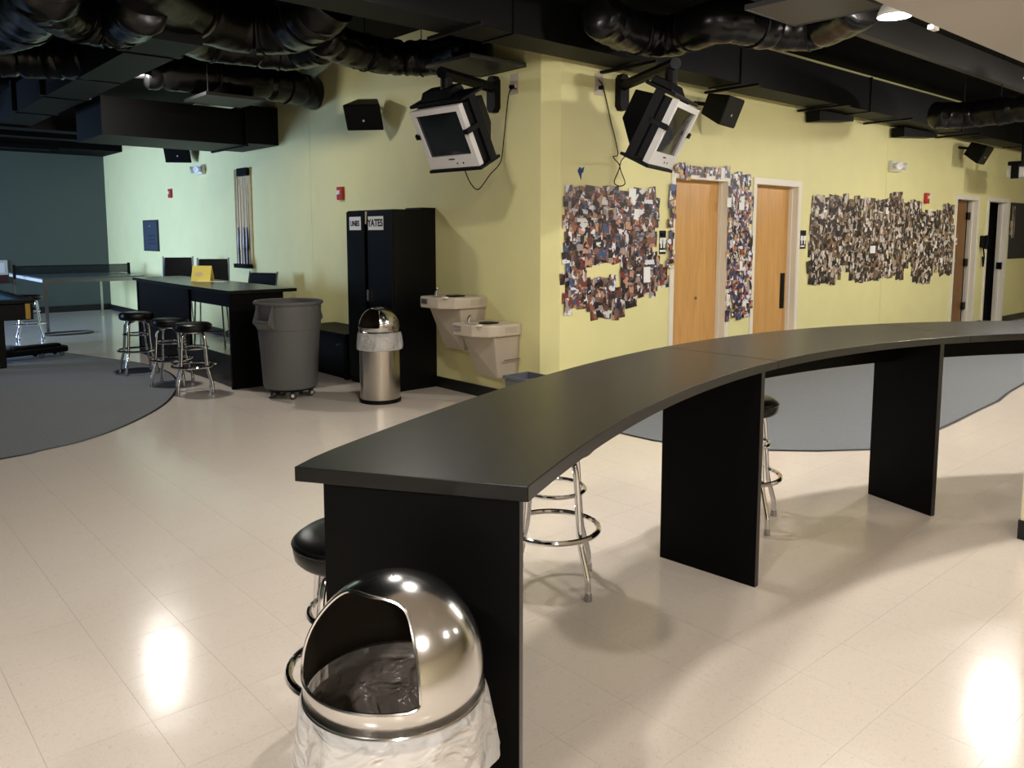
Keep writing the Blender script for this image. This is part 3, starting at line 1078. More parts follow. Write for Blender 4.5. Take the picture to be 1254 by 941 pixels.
# ------------------------------------------------------------------ drinking fountains
def fountain(label, y0, y1, zt, zbot):
    D = 0.46
    w_ = y1 - y0
    t = thing('drinking_fountain', label, 'drinking fountain', (XL, y0, 0), 0, 'wall mounted drinking fountains')
    ft, hs = zt, 0.105
    # head: chamfered slab, back on the wall (local x = 0), front at -D
    poly = [(0, 0), (0, w_), (-D + 0.03, w_), (-D, w_ - 0.05), (-D, 0.16), (-D + 0.10, 0.03), (-D + 0.20, 0)]
    hd_ = MB().prism(poly[::-1], ft - hs, ft).build('head', M['fountain'], t, bevel=0.012)
    # basin well
    MB().lathe([(0.001, ft - 0.02), (0.09, ft - 0.012), (0.125, ft + 0.003), (0.13, ft + 0.004)], 28, (-D + 0.19, w_ * 0.60, 0)).build('basin', M['brushed'], t, True)
    # apron body, narrowing toward the floor
    zt2 = ft - hs
    top = [(-0.001, 0.02, zt2), (-0.001, w_ - 0.02, zt2), (-D + 0.10, w_ - 0.04, zt2), (-D + 0.16, 0.03, zt2)]
    bot = [(-0.001, 0.05, zbot), (-0.001, w_ - 0.05, zbot), (-0.20, w_ - 0.07, zbot), (-0.24, 0.06, zbot)]
    MB().hull8(bot[::-1], top[::-1]).build('apron', M['fountain2'], t, bevel=0.012)
    MB().box(-0.2, -0.02, 0.0, 0.018, zbot + 0.17, zbot + 0.175).build('seam_line', M['greybin'], t)
    # bubbler, guard, push bar, strainer
    MB().tube([(-D + 0.14, w_ - 0.10, ft), (-D + 0.14, w_ - 0.10, ft + 0.045), (-D + 0.155, w_ - 0.115, ft + 0.065)], 0.013, 10).build('bubbler', M['chrome'], t, True)
    MB().box(-D + 0.15, -D + 0.29, 0.12, 0.24, ft + 0.002, ft + 0.012).build('strainer', M['plastic'], t, bevel=0.003)
    MB().box(-D - 0.012, -D, w_ - 0.17, w_ - 0.07, ft - 0.065, ft - 0.02).build('push_bar', M['brushed'], t, bevel=0.004)
    MB().box(-D + 0.005, -D + 0.05, 0.06, 0.10, ft - 0.002, ft + 0.012).build('trim_chip', M['white'], t, bevel=0.003)
    g = MB()
    for i in range(4):
        g.box(-0.20, -0.06, -0.003, 0.0, ft - 0.075 + i * 0.014, ft - 0.069 + i * 0.014)
    g.build('louvre', M['fountain2'], t)


fountain('upper of two taupe drinking fountains beside the locker', 5.86, 6.34, 0.975, 0.47)
fountain('lower of two taupe drinking fountains near the wall corner', 5.37, 5.84, 0.76, 0.27)

# ------------------------------------------------------------------ straight bar table
t = thing('bar_table', 'straight black bar table with panel ends in the left hall', 'table', (0, 0, 0))
TX0, TX1, TY0, TY1, TZ = 3.17, 3.90, 7.84, 11.25, 1.0
n = 14
front = [(TX0 + 0.10 * (i / n) ** 2 * 1.0, TY0 + (TY1 - TY0) * i / n) for i in range(n + 1)]
top = MB().prism([(TX1, TY0)] + [(TX1, TY1)] + front[::-1], TZ - 0.036, TZ).build('table_top', M['laminate'], t, bevel=0.002)
MB().box(3.19, 3.76, TY0 + 0.03, TY0 + 0.065, 0, TZ - 0.036).build('end_panel', M['panel'], t, bevel=0.001)
MB().box(3.30, 3.86, TY1 - 0.10, TY1 - 0.06, 0, TZ - 0.036).build('end_panel', M['panel'], t, bevel=0.001)
MB().box(3.31, 3.34, 9.35, TY1 - 0.10, 0, TZ - 0.036).build('modesty_panel', M['panel'], t)
MB().box(3.23, 3.25, TY0 + 0.066, 9.35, 0.006, 0.33).build('kick_panel', M['laminate'], t)
MB().box(3.34, 3.36, TY0 + 0.066, 9.35, TZ - 0.20, TZ - 0.036).build('apron', M['panel'], t)

# tent card and sheet on the table
t = thing('tent_card', 'yellow folded tent card standing on the straight black table', 'card', (3.62, 9.72, TZ), 0)
cdm = Matrix.Rotation(R_(-52), 4, 'Z')
MB().hull8([(-0.125, -0.05, 0), (0.125, -0.05, 0), (0.125, -0.045, 0), (-0.125, -0.045, 0)], [(-0.125, 0.0, 0.185), (0.125, 0.0, 0.185), (0.125, 0.004, 0.185), (-0.125, 0.004, 0.185)]).xf(cdm).build('front_leaf', M['yellow'], t)
MB().hull8([(-0.125, 0.05, 0), (0.125, 0.05, 0), (0.125, 0.055, 0), (-0.125, 0.055, 0)], [(-0.125, 0.0, 0.185), (0.125, 0.0, 0.185), (0.125, 0.004, 0.185), (-0.125, 0.004, 0.185)]).xf(cdm).build('back_leaf', M['yellow'], t)
ov = [(-0.03 + 0.055 * math.cos(q), 0.085 + 0.026 * math.sin(q)) for q in [2 * math.pi * i / 24 for i in range(24)]]
MB().add([(x, -0.0513 + z * 0.27, z) for x, z in ov], [tuple(range(24))]).xf(cdm).build('printed_oval', M['tan'], t)
t2 = MB().box(-0.2, 0.16, -0.045, 0.045, 0.0, 0.003).xf(Matrix.Translation((3.68, 9.55, TZ)) @ Matrix.Rotation(R_(-52), 4, 'Z')).build('paper_strip', M['paper'])
tag(t2, 'narrow white paper strip lying beside the yellow tent card', 'paper')


# bar chairs on the wall side
def bar_chair(label, loc, rz, bh=1.22):
    t = thing('bar_chair', label, 'chair', loc, rz, 'black padded bar chairs')
    MB().box(-0.2, 0.2, -0.2, 0.2, 0.66, 0.73).build('seat', M['vinyl'], t, bevel=0.02)
    MB().hull8([(0.17, -0.2, 0.84), (0.21, -0.2, 0.84), (0.21, 0.2, 0.84), (0.17, 0.2, 0.84)], [(0.23, -0.19, bh), (0.265, -0.19, bh), (0.265, 0.19, bh), (0.23, 0.19, bh)]).build('backrest', M['vinyl'], t, bevel=0.012)
    for s in (-1, 1):
        MB().tube(smooth_path([(0.18, s * 0.21, 0.66), (0.19, s * 0.21, 0.84), (0.245, s * 0.205, bh + 0.015)], 5), 0.0125, 8).build('back_post', M['greychrome'], t, True)
        for u in (-1, 1):
            MB().tube([(u * 0.16, s * 0.17, 0.67), (u * 0.2, s * 0.2, 0.0)], 0.012, 8).build('leg', M['chrome'], t, True)
        MB().tube([(-0.185, s * 0.188, 0.25), (0.185, s * 0.188, 0.25)], 0.009, 7).build('stretcher', M['chrome'], t, True)
    MB().tube([(-0.19, -0.19, 0.25), (-0.19, 0.19, 0.25)], 0.009, 7).build('footrest', M['chrome'], t, True)


bar_chair('black padded bar chair farthest behind the straight table', (4.12, 12.1, 0), R_(62))
bar_chair('black padded bar chair behind the yellow tent card', (4.2, 11.0, 0), R_(58))
bar_chair('black bar chair right of the tent card, its chrome legs under the table', (4.25, 9.75, 0), R_(30), 1.07)

# ------------------------------------------------------------------ table tennis table
t = thing('table_tennis_table', 'table tennis table with net and silver legs by the far wall', 'table', (0, 0, 0))
PX0, PX1, PY0, PY1, PZ = 2.86, 4.40, 14.45, 17.15, 0.87
for a, b in ((PY0, (PY0 + PY1) / 2 - 0.004), ((PY0 + PY1) / 2 + 0.004, PY1)):
    MB().box(PX0, PX1, a, b, PZ - 0.02, PZ).build('table_half', M['tabletop'], t, bevel=0.002)
MB().box(PX0 + 0.01, PX1 - 0.01, PY0 + 0.01, PY0 + 0.04, PZ - 0.08, PZ - 0.02).build('apron', M['greychrome'], t)
MB().box(PX0 + 0.01, PX0 + 0.04, PY0 + 0.04, PY1, PZ - 0.07, PZ - 0.02).build('apron', M['silver'], t)
for x in (PX0 + 0.05, PX1 - 0.05):
    for y in (PY0 + 0.05, PY1 - 0.2):
        MB().box(x - 0.022, x + 0.022, y - 0.022, y + 0.022, 0.0, PZ - 0.02).build('leg', M['greychrome'], t)
nt_ = MB().box(PX0 - 0.14, PX1 + 0.14, 15.798, 15.802, PZ + 0.005, PZ + 0.15).build('net', M['net'], t)
MB().tube([(PX0 - 0.14, 15.8, PZ + 0.152), (PX1 + 0.14, 15.8, PZ + 0.152)], 0.008, 6).build('net_cord', M['base'], nt_)
for x in (PX0 - 0.14, PX1 + 0.14):
    MB().box(x - 0.02, x + 0.02, 15.77, 15.83, PZ - 0.06, PZ + 0.18).build('net_post', M['plastic'], t, bevel=0.006)
loop = []
for q in range(28):
    a = 2 * math.pi * q / 28
    ca, sa = math.cos(a), math.sin(a)
    loop.append((3.1 + 0.36 * math.copysign(abs(ca) ** 0.6, ca), 14.12 + 0.2 * math.copysign(abs(sa) ** 0.7, sa), 0.014))
tag(MB().tube(loop, 0.014, 8, True).build('floor_loop', M['rubber'], None, True), 'dark tubular loop lying on the floor by the table tennis table', 'frame')

# ------------------------------------------------------------------ pool table
t = thing('pool_table', 'black pool table with blue cloth at the left edge', 'pool table', (0, 0, CZ))
QX0, QX1, QY0, QY1, QZ = 0.55, 2.04, 10.75, 13.3, 0.80
MB().box(QX0 + 0.09, QX1 - 0.09, QY0 + 0.09, QY1 - 0.09, QZ - 0.06, QZ - 0.03).build('cloth_bed', M['cloth'], t)
for a in ((QX0, QX1, QY0, QY0 + 0.10), (QX0, QX1, QY1 - 0.10, QY1), (QX0, QX0 + 0.10, QY0 + 0.10, QY1 - 0.10), (QX1 - 0.10, QX1, QY0 + 0.10, QY1 - 0.10)):
    MB().box(*a, QZ - 0.05, QZ).build('rail', M['steel'], t, bevel=0.008)
MB().box(QX0 + 0.13, QX1 - 0.11, QY0 + 0.10, QY0 + 0.13, QZ - 0.04, QZ - 0.005).build('cushion', M['cloth'], t)
MB().box(QX0 + 0.02, QX1 - 0.02, QY0 + 0.02, QY1 - 0.02, QZ - 0.24, QZ - 0.06).build('cabinet', M['steel'], t)
MB().box(QX1 - 0.10, QX1 - 0.05, QY0 + 0.012, QY0 + 0.02, QZ - 0.23, QZ - 0.05).build('corner_trim', M['brass'], t)
for x in (QX0 + 0.2, QX1 - 0.42):
    for y in (QY0 + 0.25, QY1 - 0.35):
        MB().box(x - 0.12, x + 0.12, y - 0.12, y + 0.12, 0, QZ - 0.24).build('leg', M['steel'], t, bevel=0.01)
t = thing('floor_dolly', 'low black wheeled dolly on the carpet under the pool table', 'dolly', (2.1, 11.55, CZ), R_(12))
MB().box(-0.42, 0.42, -0.12, 0.12, 0.05, 0.13).build('deck', M['plastic'], t, bevel=0.02)
for x in (-0.34, 0.34, 0.1):
    for y in (-0.09, 0.09):
        MB().lathe([(0.001, -0.012), (0.032, -0.012), (0.032, 0.012), (0.001, 0.012)], 14).xf(Matrix.Translation((x, y * 1.1, 0.033)) @ Matrix.Rotation(R_(90), 4, 'X')).build('wheel', M['greychrome'] if y < 0 else M['rubber'], t, True)
MB().box(-0.2, 0.36, -0.05, 0.08, 0.13, 0.16).build('pad', M['steel'], t, bevel=0.01)

# ------------------------------------------------------------------ things on the left wall
def wall_l(px, py, off=0.0):
    return at(px, py, 0, XL - off)


def wall_r(px, py, off=0.0):
    return at(px, py, 1, YR - off)


# framed notice on the far wall
p = at(0, 333, 1, YF - 0.02)
t = thing('wall_notice', 'framed notice with dark red base on the far wall, cut by the frame', 'notice', (p.x, YF - 0.03, p.z))
MB().box(-0.4, 0.13, 0, 0.03, -0.22, 0.22).build('frame', M['silver'], t)
MB().box(-0.4, 0.08, -0.004, 0, -0.02, 0.17).build('sheet', M['paper'], t)
MB().box(-0.4, 0.13, -0.006, 0, -0.22, -0.06).build('base_band', mat('maroon', (60, 20, 28), 0.5), t)

t = thing('breaker_panel', 'slate grey metal panel door on the left wall', 'panel', (XL, 15.41, 1.54))
MB().box(-0.02, 0, -0.41, 0.41, -0.28, 0.28).build('frame', mat('slate_frame', (36, 40, 48), 0.4), t)
pd = MB().box(-0.028, -0.02, -0.385, 0.385, -0.262, 0.262).build('panel_door', M['panelgrey'], t)
MB().cyl((0, 0, 0), 0.012, 0, 0.008, 10).xf(Matrix.Translation((-0.028, 0.0, 0.17)) @ Matrix.Rotation(R_(-90), 4, 'Y')).build('latch', M['silver'], pd, True)
g = MB()
for i in range(3):
    rnd = random.Random(i)
    y = 0.08
    while y > -0.24:
        wd = rnd.uniform(0.02, 0.06)
        g.box(-0.0288, -0.028, y - wd, y, -0.02 - i * 0.07, 0.012 - i * 0.07)
        y -= wd + 0.018
g.build('lettering', mat('dark_slate_ink', (40, 44, 52), 0.6), pd)

# cue rack and cues
t = thing('cue_rack', 'pine cue rack with black rails on the left wall', 'cue rack', (XL, 11.3, 1.80))
MB().box(-0.03, 0, 0.15, 0.27, -0.69, 0.69).build('backboard', M['rackwood'], t, bevel=0.003)
MB().box(-0.025, 0, -0.27, 0.15, -0.69, 0.69).build('backboard', mat('pale_pine', (196, 176, 128), 0.5, noise=0.1, nscale=10), t, bevel=0.003)
MB().box(-0.085, -0.025, -0.26, 0.05, 0.58, 0.69).build('top_rail', M['plastic'], t, bevel=0.005)
MB().box(-0.11, -0.025, -0.28, 0.20, -0.72, -0.66).build('bottom_rail', M['plastic'], t, bevel=0.005)
for k, y in enumerate((0.11, 0.02, -0.08, -0.18)):
    t = thing('pool_cue', ['pool cue nearest the left side of the cue rack', 'second pool cue from the left in the cue rack', 'third pool cue from the left in the cue rack', 'rightmost pool cue in the cue rack'][k], 'pool cue', (XL - 0.055, 11.3 + y, 1.14), 0, 'pool cues in the wall rack')
    zz = 1.21 - 0.09 * (k % 2)
    MB().tube([(0, 0, 0.52), (0, 0, zz)], 0.01, 8, rf=lambda i, j: (0.013, 0.008)[i]).build('shaft', M['cueshaft'], t, True)
    MB().tube([(0, 0, 0.0), (0, 0, 0.18), (0, 0, 0.22), (0, 0, 0.36), (0, 0, 0.52)], 0.016, 8, rf=lambda i, j: (0.019, 0.018, 0.024, 0.022, 0.013)[i]).build('butt', M['cuebutt'] if k != 1 else M['cueshaft'], t, True)


def wall_speaker(label, pos, nrm, tilt, s=1.0):
    """wedge speaker: nrm = horizontal facing angle, tilt = downward tilt"""
    t = thing('wall_speaker', label, 'speaker', pos, nrm, 'black wedge wall speakers')
    rm = Matrix.Rotation(tilt, 4, 'Y')
    a, b, d = 0.20 * s, 0.145 * s, 0.26 * s
    body = MB().hull8([(0, -a * 0.55, -b * 0.7), (d, -a, -b), (d, a, -b), (0, a * 0.55, -b * 0.7)], [(0, -a * 0.55, b * 0.7), (d, -a, b), (d, a, b), (0, a * 0.55, b * 0.7)]).xf(rm).build('cabinet', M['plastic'], t, bevel=0.012)
    MB().box(d, d + 0.006, -a * 0.93, a * 0.93, -b * 0.9, b * 0.9).xf(rm).build('grille', M['steel'], t, bevel=0.004)
    MB().cyl((0, 0, 0), 0.012, 0, 0.004, 10).xf(rm @ Matrix.Translation((d + 0.006, 0.0, -b * 0.2)) @ Matrix.Rotation(R_(90), 4, 'Y')).build('badge', M['silver'], t, True)
    MB().tube([(0, 0, 0), (-0.16 * s, 0, 0.03)], 0.02, 8).build('bracket', M['plastic'], t)


p = wall_l(452, 132, 0.14)
wall_speaker('black wedge speaker left of the left television', p, R_(222), R_(32))
p = wall_l(222, 182, 0.16)
wall_speaker('black wedge speaker beside the deep black duct, deep in the left hall', p, R_(235), R_(25))
p = wall_r(868, 128, 0.15)
wall_speaker('black wedge speaker right of the right television', p, R_(282), R_(22))
p = wall_r(1187, 182, 0.15)
wall_speaker('black wedge speaker above the far right doors', p, R_(275), R_(28))


def alarm(label, pos, ang):
    t = thing('fire_alarm', label, 'fire alarm', pos, ang, 'red fire alarms')
    MB().box(0, 0.045, -0.055, 0.055, -0.075, 0.075).build('housing', M['red'], t, bevel=0.006)
    MB().box(0.045, 0.066, -0.03, 0.04, -0.015, 0.035).build('strobe_lens', M['white'], t, bevel=0.004)


alarm('red fire alarm above the black locker on the left wall', wall_l(419, 237), R_(180))
alarm('small dark red fire alarm high on the far part of the left wall', wall_l(210, 237), R_(180))
alarm('red fire alarm above the wide photo collage', wall_r(1133, 243), R_(270))


def emergency_light(label, pos, ang):
    t = thing('emergency_light', label, 'emergency light', pos, ang, 'twin-head emergency lights')
    MB().box(0, 0.06, -0.13, 0.13, -0.075, 0.075).build('housing', M['white'], t, bevel=0.01)
    for s in (-1, 1):
        h = MB()
        h.lathe([(0.001, -0.03), (0.04, -0.03), (0.055, 0.05), (0.05, 0.055), (0.001, 0.045)], 20)
        h.xf(Matrix.Translation((0.10, s * 0.08, -0.0)) @ Matrix.Rotation(R_(s * 30), 4, 'Z') @ Matrix.Rotation(R_(100), 4, 'Y'))
        h.build('lamp_head', M['white'], t, True)


emergency_light('white twin-head emergency light left of the cue rack', wall_l(248, 208), R_(180))
emergency_light('white twin-head emergency light above the wide photo collage', wall_r(1093, 204), R_(270))


def outlet(label, pos, ang):
    t = thing('wall_outlet', label, 'outlet', pos, ang)
    MB().box(0, 0.007, -0.055, 0.055, -0.09, 0.09).build('cover_plate', M['fountain'], t, bevel=0.003)
    MB().box(0.007, 0.012, -0.02, 0.02, -0.05, -0.01).build('socket', M['white'], t)
    MB().box(0.012, 0.05, -0.018, 0.018, -0.045, -0.012).build('plug', M['plastic'], t, bevel=0.004)


outlet('wall outlet high beside the left television mount', wall_l(630, 103), R_(180))
outlet('wall outlet high beside the right television mount', wall_r(733, 104), R_(270))


# ------------------------------------------------------------------ televisions
def television(label, mlabel, centre, yaw, pitch, plate, wallang, cord_pts):
    wd, ht = 0.58, 0.51
    nrm0 = Vector((math.cos(yaw), math.sin(yaw), 0))
    right = Vector((0, 0, 1)).cross(nrm0)
    n_ = nrm0 * math.cos(pitch) - Vector((0, 0, 1)) * math.sin(pitch)
    u_ = n_.cross(right)
    mt = Matrix((right, u_, n_)).transposed().to_4x4()
    mt.translation = centre
    t = thing('wall_television', label, 'television')
    bz = MB()
    a, b = wd / 2, ht / 2
    sx, sy0, sy1 = a - 0.045, -b + 0.105, b - 0.045
    bz.box(-a, a, -b, sy0, -0.05, 0).box(-a, a, sy1, b, -0.05, 0).box(-a, -sx, sy0, sy1, -0.05, 0).box(sx, a, sy0, sy1, -0.05, 0)
    bz.xf(mt).build('bezel', M['silver'], t)
    # bulged glass
    g = MB()
    k = 8
    v = []
    for i in range(k + 1):
        for j in range(k + 1):
            x, y = -1 + 2 * i / k, -1 + 2 * j / k
            v.append((x * sx, (sy0 + sy1) / 2 + y * (sy1 - sy0) / 2, -0.018 + 0.014 * (1 - x * x) * (1 - y * y)))
    g.add(v, [(i * (k + 1) + j, (i + 1) * (k + 1) + j, (i + 1) * (k + 1) + j + 1, i * (k + 1) + j + 1) for i in range(k) for j in range(k)])
    g.xf(mt).build('screen', M['screen'], t, True)
    cs = MB().box(-a + 0.005, a - 0.005, -b + 0.005, b - 0.005, -0.17, -0.05)
    cs.hull8([(-a * 0.62, -b * 0.15, -0.40), (a * 0.62, -b * 0.15, -0.40), (a * 0.62, b * 0.78, -0.40), (-a * 0.62, b * 0.78, -0.40)],
             [(-a * 0.95, -b * 0.92, -0.17), (a * 0.95, -b * 0.92, -0.17), (a * 0.95, b * 0.92, -0.17), (-a * 0.95, b * 0.92, -0.17)])
    cs.xf(mt).build('casing', M['plastic'], t, bevel=0.006)
    for x in (0.05, 0.12):
        MB().box(x - 0.006, x + 0.006, -b + 0.03, -b + 0.045, 0, 0.003).xf(mt).build('button', M['plastic'], t)
    MB().box(-0.035, 0.035, -b + 0.07, -b + 0.082, 0, 0.0015).xf(mt).build('name_badge', M['rubber'], t)
    MB().tube(smooth_path(cord_pts, 6), 0.005, 6).build('power_cord', M['plastic'], t, True)
    # mount
    t = thing('television_mount', mlabel, 'tv mount', plate)
    pl = Vector(plate)
    wm = Matrix.Rotation(wallang, 4, 'Z')
    MB().prism([(-0.06, -0.12), (-0.03, -0.16), (0.03, -0.16), (0.06, -0.12), (0.06, 0.12), (0.03, 0.16), (-0.03, 0.16), (-0.06, 0.12)], 0.001, 0.07, 0).xf(wm).build('wall_plate', M['plastic'], t, bevel=0.004)
    topc = mt @ Vector((0, b + 0.05, -0.2)) - pl
    st = wm @ Vector((0.05, 0, 0.06))
    en = Vector((topc.x, topc.y, max(topc.z + 0.02, st.z - 0.02)))
    dr = (en - st).normalized()
    en2 = en + dr * 0.08
    MB().tube([st, en2], 0.048, 8).build('arm', M['plastic'], t, True)
    MB().tube([en - Vector((0, 0, 0.02)), topc + Vector((0, 0, -0.02))], 0.05, 12).build('swivel', M['plastic'], t, True)
    loc = Matrix.Translation(-pl) @ mt
    y = MB()
    y.box(-a - 0.022, a + 0.022, b + 0.012, b + 0.04, -0.30, -0.04)
    y.prism([(b + 0.04, -0.10), (b + 0.10, -0.16), (b + 0.10, -0.28), (b + 0.04, -0.30)], -a * 0.8, a * 0.4, 0)
    y.xf(loc).build('top_bracket', M['plastic'], t, bevel=0.008)
    MB().box(-a - 0.02, a + 0.02, -b - 0.03, -b - 0.006, -0.24, 0.015).xf(loc).build('tray', M['plastic'], t, bevel=0.006)
    for s in (-1, 1):
        q = MB()
        q.box(s * (a + 0.012) - 0.008, s * (a + 0.012) + 0.008, -b - 0.03, b + 0.03, -0.20, -0.12)
        q.box(s * (a + 0.012) - 0.008, s * (a + 0.012) + 0.008, 0.02, 0.065, -0.15, 0.012)
        q.box(min(s * (a - 0.03), s * (a + 0.02)), max(s * (a - 0.03), s * (a + 0.02)), 0.02, 0.06, 0.004, 0.018)
        q.xf(loc).build('side_strap', M['plastic'], t, bevel=0.003)


s_ = 0.88
cl = [wall_l(x, y, o) for x, y, o in ((632, 108, 0.05), (624, 112, 0.03), (620, 140, 0.01), (617, 170, 0.01), (613, 198, 0.02), (600, 214, 0.1), (586, 232, 0.2), (576, 224, 0.4), (569, 208, 0.62))]
television('left wall television with silver bezel tilted toward the hall', 'black swing arm mount holding the left television',
           Vector((4.569 * s_, 6.14 * s_, CAMH + 0.885 * s_)), 3.253, 0.492, (XL, 5.72, 2.81), R_(180), cl)
cr = [wall_r(730 + x / 5.88, 80 + y / 5.88, o) for x, y, o in ((20, 105, 0.05), (48, 150, 0.01), (78, 270, 0.01), (105, 400, 0.01), (128, 490, 0.01), (150, 590, 0.01), (155, 648, 0.02), (122, 660, 0.02), (165, 712, 0.03), (178, 760, 0.03), (208, 848, 0.03), (170, 870, 0.03), (130, 842, 0.03), (165, 750, 0.04), (180, 690, 0.1), (218, 648, 0.3))]
television('right wall television with silver bezel turned toward the photo wall', 'black swing arm mount holding the right television',
           Vector((5.955 * s_, 4.561 * s_, CAMH + 0.875 * s_)), 5.062, 0.471, (5.70, YR, 2.83), R_(270), cr)

# ------------------------------------------------------------------ photo collages
pm = {}
for key in ('print_a', 'print_b', 'print_c'):
    for k, (w_, h_) in enumerate(((0.15, 0.10), (0.10, 0.15), (0.125, 0.09), (0.09, 0.125), (0.17, 0.12), (0.085, 0.085), (0.20, 0.15), (0.15, 0.20))):
        pm[key, k] = MB().box(-w_ / 2, w_ / 2, -0.0006, 0.0006, -h_ / 2, h_ / 2).mesh('photo', M[key])
for k, (w_, h_) in enumerate(((0.15, 0.10), (0.10, 0.15))):
    pm['paper', k] = MB().box(-w_ / 2, w_ / 2, -0.0006, 0.0006, -h_ / 2, h_ / 2).mesh('photo', M['paper'])


def collage(label, key, cells, jit=0.02, rot=9, paper=0.04, sizes=(0, 1, 2, 3, 4), off=0.0):
    t = thing('photo_collage', label, 'photo collage', (0, YR, 0))
    rnd = random.Random(len(label))
    rnd.shuffle(cells)
    for i, (x, z) in enumerate(cells):
        kk = ('paper', rnd.choice((0, 1))) if rnd.random() < paper else (key, rnd.choice(sizes))
        o = bpy.data.objects.new('photo', pm[kk])
        col.objects.link(o)
        o.parent = t
        o.location = (x + rnd.uniform(-jit, jit), -off - 0.0015 - 0.0011 * (i % 9) - 0.00008 * (i % 7), z + rnd.uniform(-jit, jit))
        o.rotation_euler = (rnd.uniform(-0.004, 0.004), R_(rnd.gauss(0, rot * 0.55)), rnd.uniform(-0.006, 0.006))
    return t


def grid(poly, dx, dz, holes=()):
    """photo centres inside a pixel polygon traced on the right wall"""
    W = [wall_r(*p) for p in poly]
    P = [(p.x, p.z) for p in W]
    Hs = [[(q.x, q.z) for q in [wall_r(*p) for p in h]] for h in holes]
    x0, x1 = min(p[0] for p in P), max(p[0] for p in P)
    z0, z1 = min(p[1] for p in P), max(p[1] for p in P)
    out = []
    z = z0 + dz / 2
    r = 0
    while z < z1:
        x = x0 + dx / 2 + (dx / 2 if r % 2 else 0) * 0.6
        while x < x1:
            if inside((x, z), P) and not any(inside((x, z), h) for h in Hs):
                out.append((x, z))
            x += dx
        z += dz
        r += 1
    return out


c1 = grid([(690, 234), (750, 233), (802, 237), (806, 258), (806, 330), (817, 325), (818, 347), (803, 352), (803, 360), (775, 364), (770, 376), (748, 386), (722, 384), (720, 374), (692, 382)], 0.092, 0.082,
          holes=[[(716, 321), (759, 324), (759, 348), (716, 346)], [(802, 278), (822, 278), (822, 316), (802, 316)]])
collage('dense square collage of snapshots left of the first oak door', 'print_a', c1)
c2 = grid([(827, 210), (884, 213), (893, 209), (916, 211), (918, 262), (916, 386), (894, 388), (892, 300), (890, 223), (827, 219)], 0.085, 0.085)
c2 += grid([(821, 232), (826, 232), (824, 280), (818, 280)], 0.05, 0.10) + grid([(819, 284), (824, 284), (823, 330), (817, 330)], 0.05, 0.1)
c2 = [(x, z) for x, z in c2 if x > 7.5 or x < 6.5]
c2 += [(6.56 + 0.085 * i, 2.19 + 0.012 * math.sin(i * 2.1)) for i in range(11)] + [(7.49, 2.0 - 0.11 * i) for i in range(13)]
collage('narrow strip of snapshots framing the first oak door', 'print_c', c2, 0.012, 5, sizes=(1, 2, 3, 5), off=0.016)
c3 = grid([(993, 246), (1000, 240), (1050, 248), (1072, 240), (1082, 252), (1092, 238), (1112, 240), (1113, 262), (1118, 250), (1128, 252), (1136, 262), (1168, 252), (1168, 330), (1145, 338), (1122, 346), (1114, 336), (1112, 312), (1106, 334), (1082, 344), (1050, 338), (1034, 336), (1010, 347), (993, 343)], 0.132, 0.115)
collage('wide faded collage of snapshots between the oak door and far doors', 'print_b', c3[:300], 0.03, 12, 0.03, (6, 7, 7, 1, 6))

# taped blue scrap
p = wall_r(711, 211)
t = MB().prism([(-0.04, 0.01), (-0.015, 0.045), (0.01, 0.03), (0.045, 0.05), (0.03, 0.0), (0.012, -0.01), (0.005, -0.07), (-0.015, -0.03)], -0.003, 0.0, 1).xf(Matrix.Translation(p)).build('paper_scrap', M['blue'])
tag(t, 'torn dark blue paper scrap stuck above the square snapshot collage', 'paper')


# restroom signs
def sign(label, px, py, w_, h_, fig):
    p = wall_r(px, py)
    t = thing('restroom_sign', label, 'sign', p)
    MB().box(-w_ / 2, w_ / 2, -0.006, 0, -h_ / 2, h_ / 2).build('sign_plate', M['ink'], t, bevel=0.002)
    for dx in fig:
        f = MB()
        f.lathe([(0.001, -0.0012), (0.017, -0.0012), (0.017, 0), (0.001, 0)], 16)
        f.xf(Matrix.Translation((dx, -0.006, h_ * 0.33)) @ Matrix.Rotation(R_(90), 4, 'X'))
        f.prism([(dx - 0.024, 0.045), (dx + 0.024, 0.045), (dx + 0.03, -0.01), (dx + 0.014, -0.01), (dx + 0.012, -0.055), (dx - 0.012, -0.055), (dx - 0.014, -0.01), (dx - 0.03, -0.01)], -0.0072, -0.006, 1)
        f.build('figure', M['paper'], t)
    MB().box(-0.045, 0.045, -0.0072, -0.006, -h_ * 0.40, -h_ * 0.32).build('lettering', M['paper'], t)


sign('black restroom sign with white figure right of the second oak door', 982.5, 293.5, 0.15, 0.22, (-0.02, 0.045))
sign('black restroom sign with white figures left of the first oak door', 811, 297, 0.10, 0.23, (-0.022, 0.022))

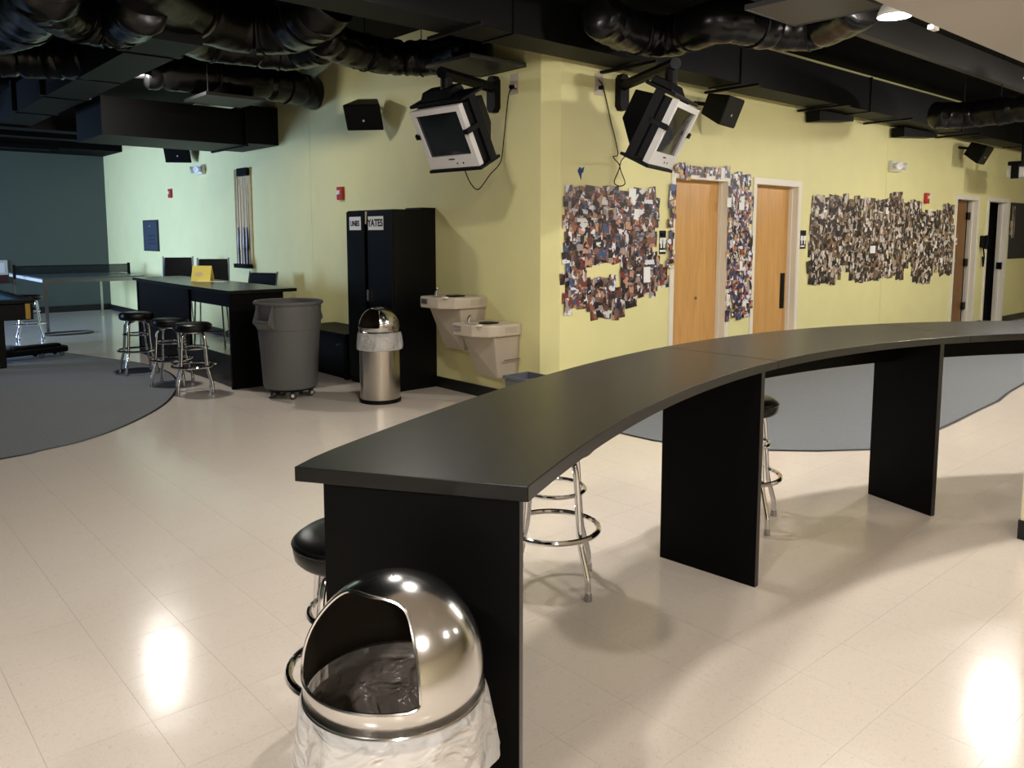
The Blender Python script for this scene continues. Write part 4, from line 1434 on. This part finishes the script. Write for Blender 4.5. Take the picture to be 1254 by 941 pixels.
# wall phone
p = wall_r(1202, 296)
t = thing('wall_phone', 'black wall phone with hanging cord between the far doors', 'phone', p)
MB().box(-0.10, 0.10, -0.06, 0, -0.10, 0.10).build('base', M['plastic'], t, bevel=0.02)
MB().tube(smooth_path([(-0.07, -0.09, 0.10), (-0.05, -0.10, 0.0), (-0.07, -0.09, -0.12)], 6), 0.03, 10).build('handset', M['plastic'], t, True)
MB().tube(smooth_path([(-0.02, -0.04, -0.10), (0.01, -0.05, -0.25), (-0.01, -0.05, -0.40), (0.04, -0.03, -0.38), (0.03, -0.02, -0.25)], 6), 0.012, 7).build('coiled_cord', M['plastic'], t, True)

# bulletin board at the right end
t = thing('bulletin_board', 'dark navy board with a paper strip at the far right', 'board', (16.85, YR - 0.002, 1.60))
MB().box(-0.72, 1.5, -0.02, 0, -0.47, 0.52).build('panel', M['board'], t, bevel=0.004)
MB().box(-0.66, -0.52, -0.024, -0.02, -0.10, 0.46).build('paper_strip', M['print_b'], t)
MB().box(-0.74, -0.60, -0.023, -0.02, -0.05, 0.2).build('paper_strip', M['print_b'], t)

# projector at the right edge
p = at(1252, 212, 1, 4.3)
t = thing('ceiling_projector', 'white and black projector hung under the ceiling at right edge', 'projector', p)
MB().box(-0.28, 0.3, -0.14, 0.14, -0.08, 0.08).build('housing', M['white'], t, bevel=0.03)
MB().lathe([(0.001, 0), (0.07, 0), (0.075, 0.05), (0.06, 0.055), (0.001, 0.03)], 20).xf(Matrix.Translation((-0.12, -0.14, 0)) @ Matrix.Rotation(R_(90), 4, 'X')).build('lens', M['plastic'], t, True)
MB().box(-0.36, 0.3, -0.10, 0.10, 0.10, 0.16).build('mount_plate', M['plastic'], t, bevel=0.01)
MB().tube([(0.0, 0, 0.16), (0.0, 0, CEIL - p.z)], 0.03, 8).build('drop_pole', M['plastic'], t)
MB().box(-0.36, -0.32, -0.05, 0.05, -0.10, 0.12).build('side_arm', M['plastic'], t)
MB().tube(smooth_path([(-0.05, -0.1, -0.08), (-0.08, -0.1, -0.3), (0.1, -0.1, -0.42)], 6), 0.006, 6).build('cable', M['plastic'], t, True)
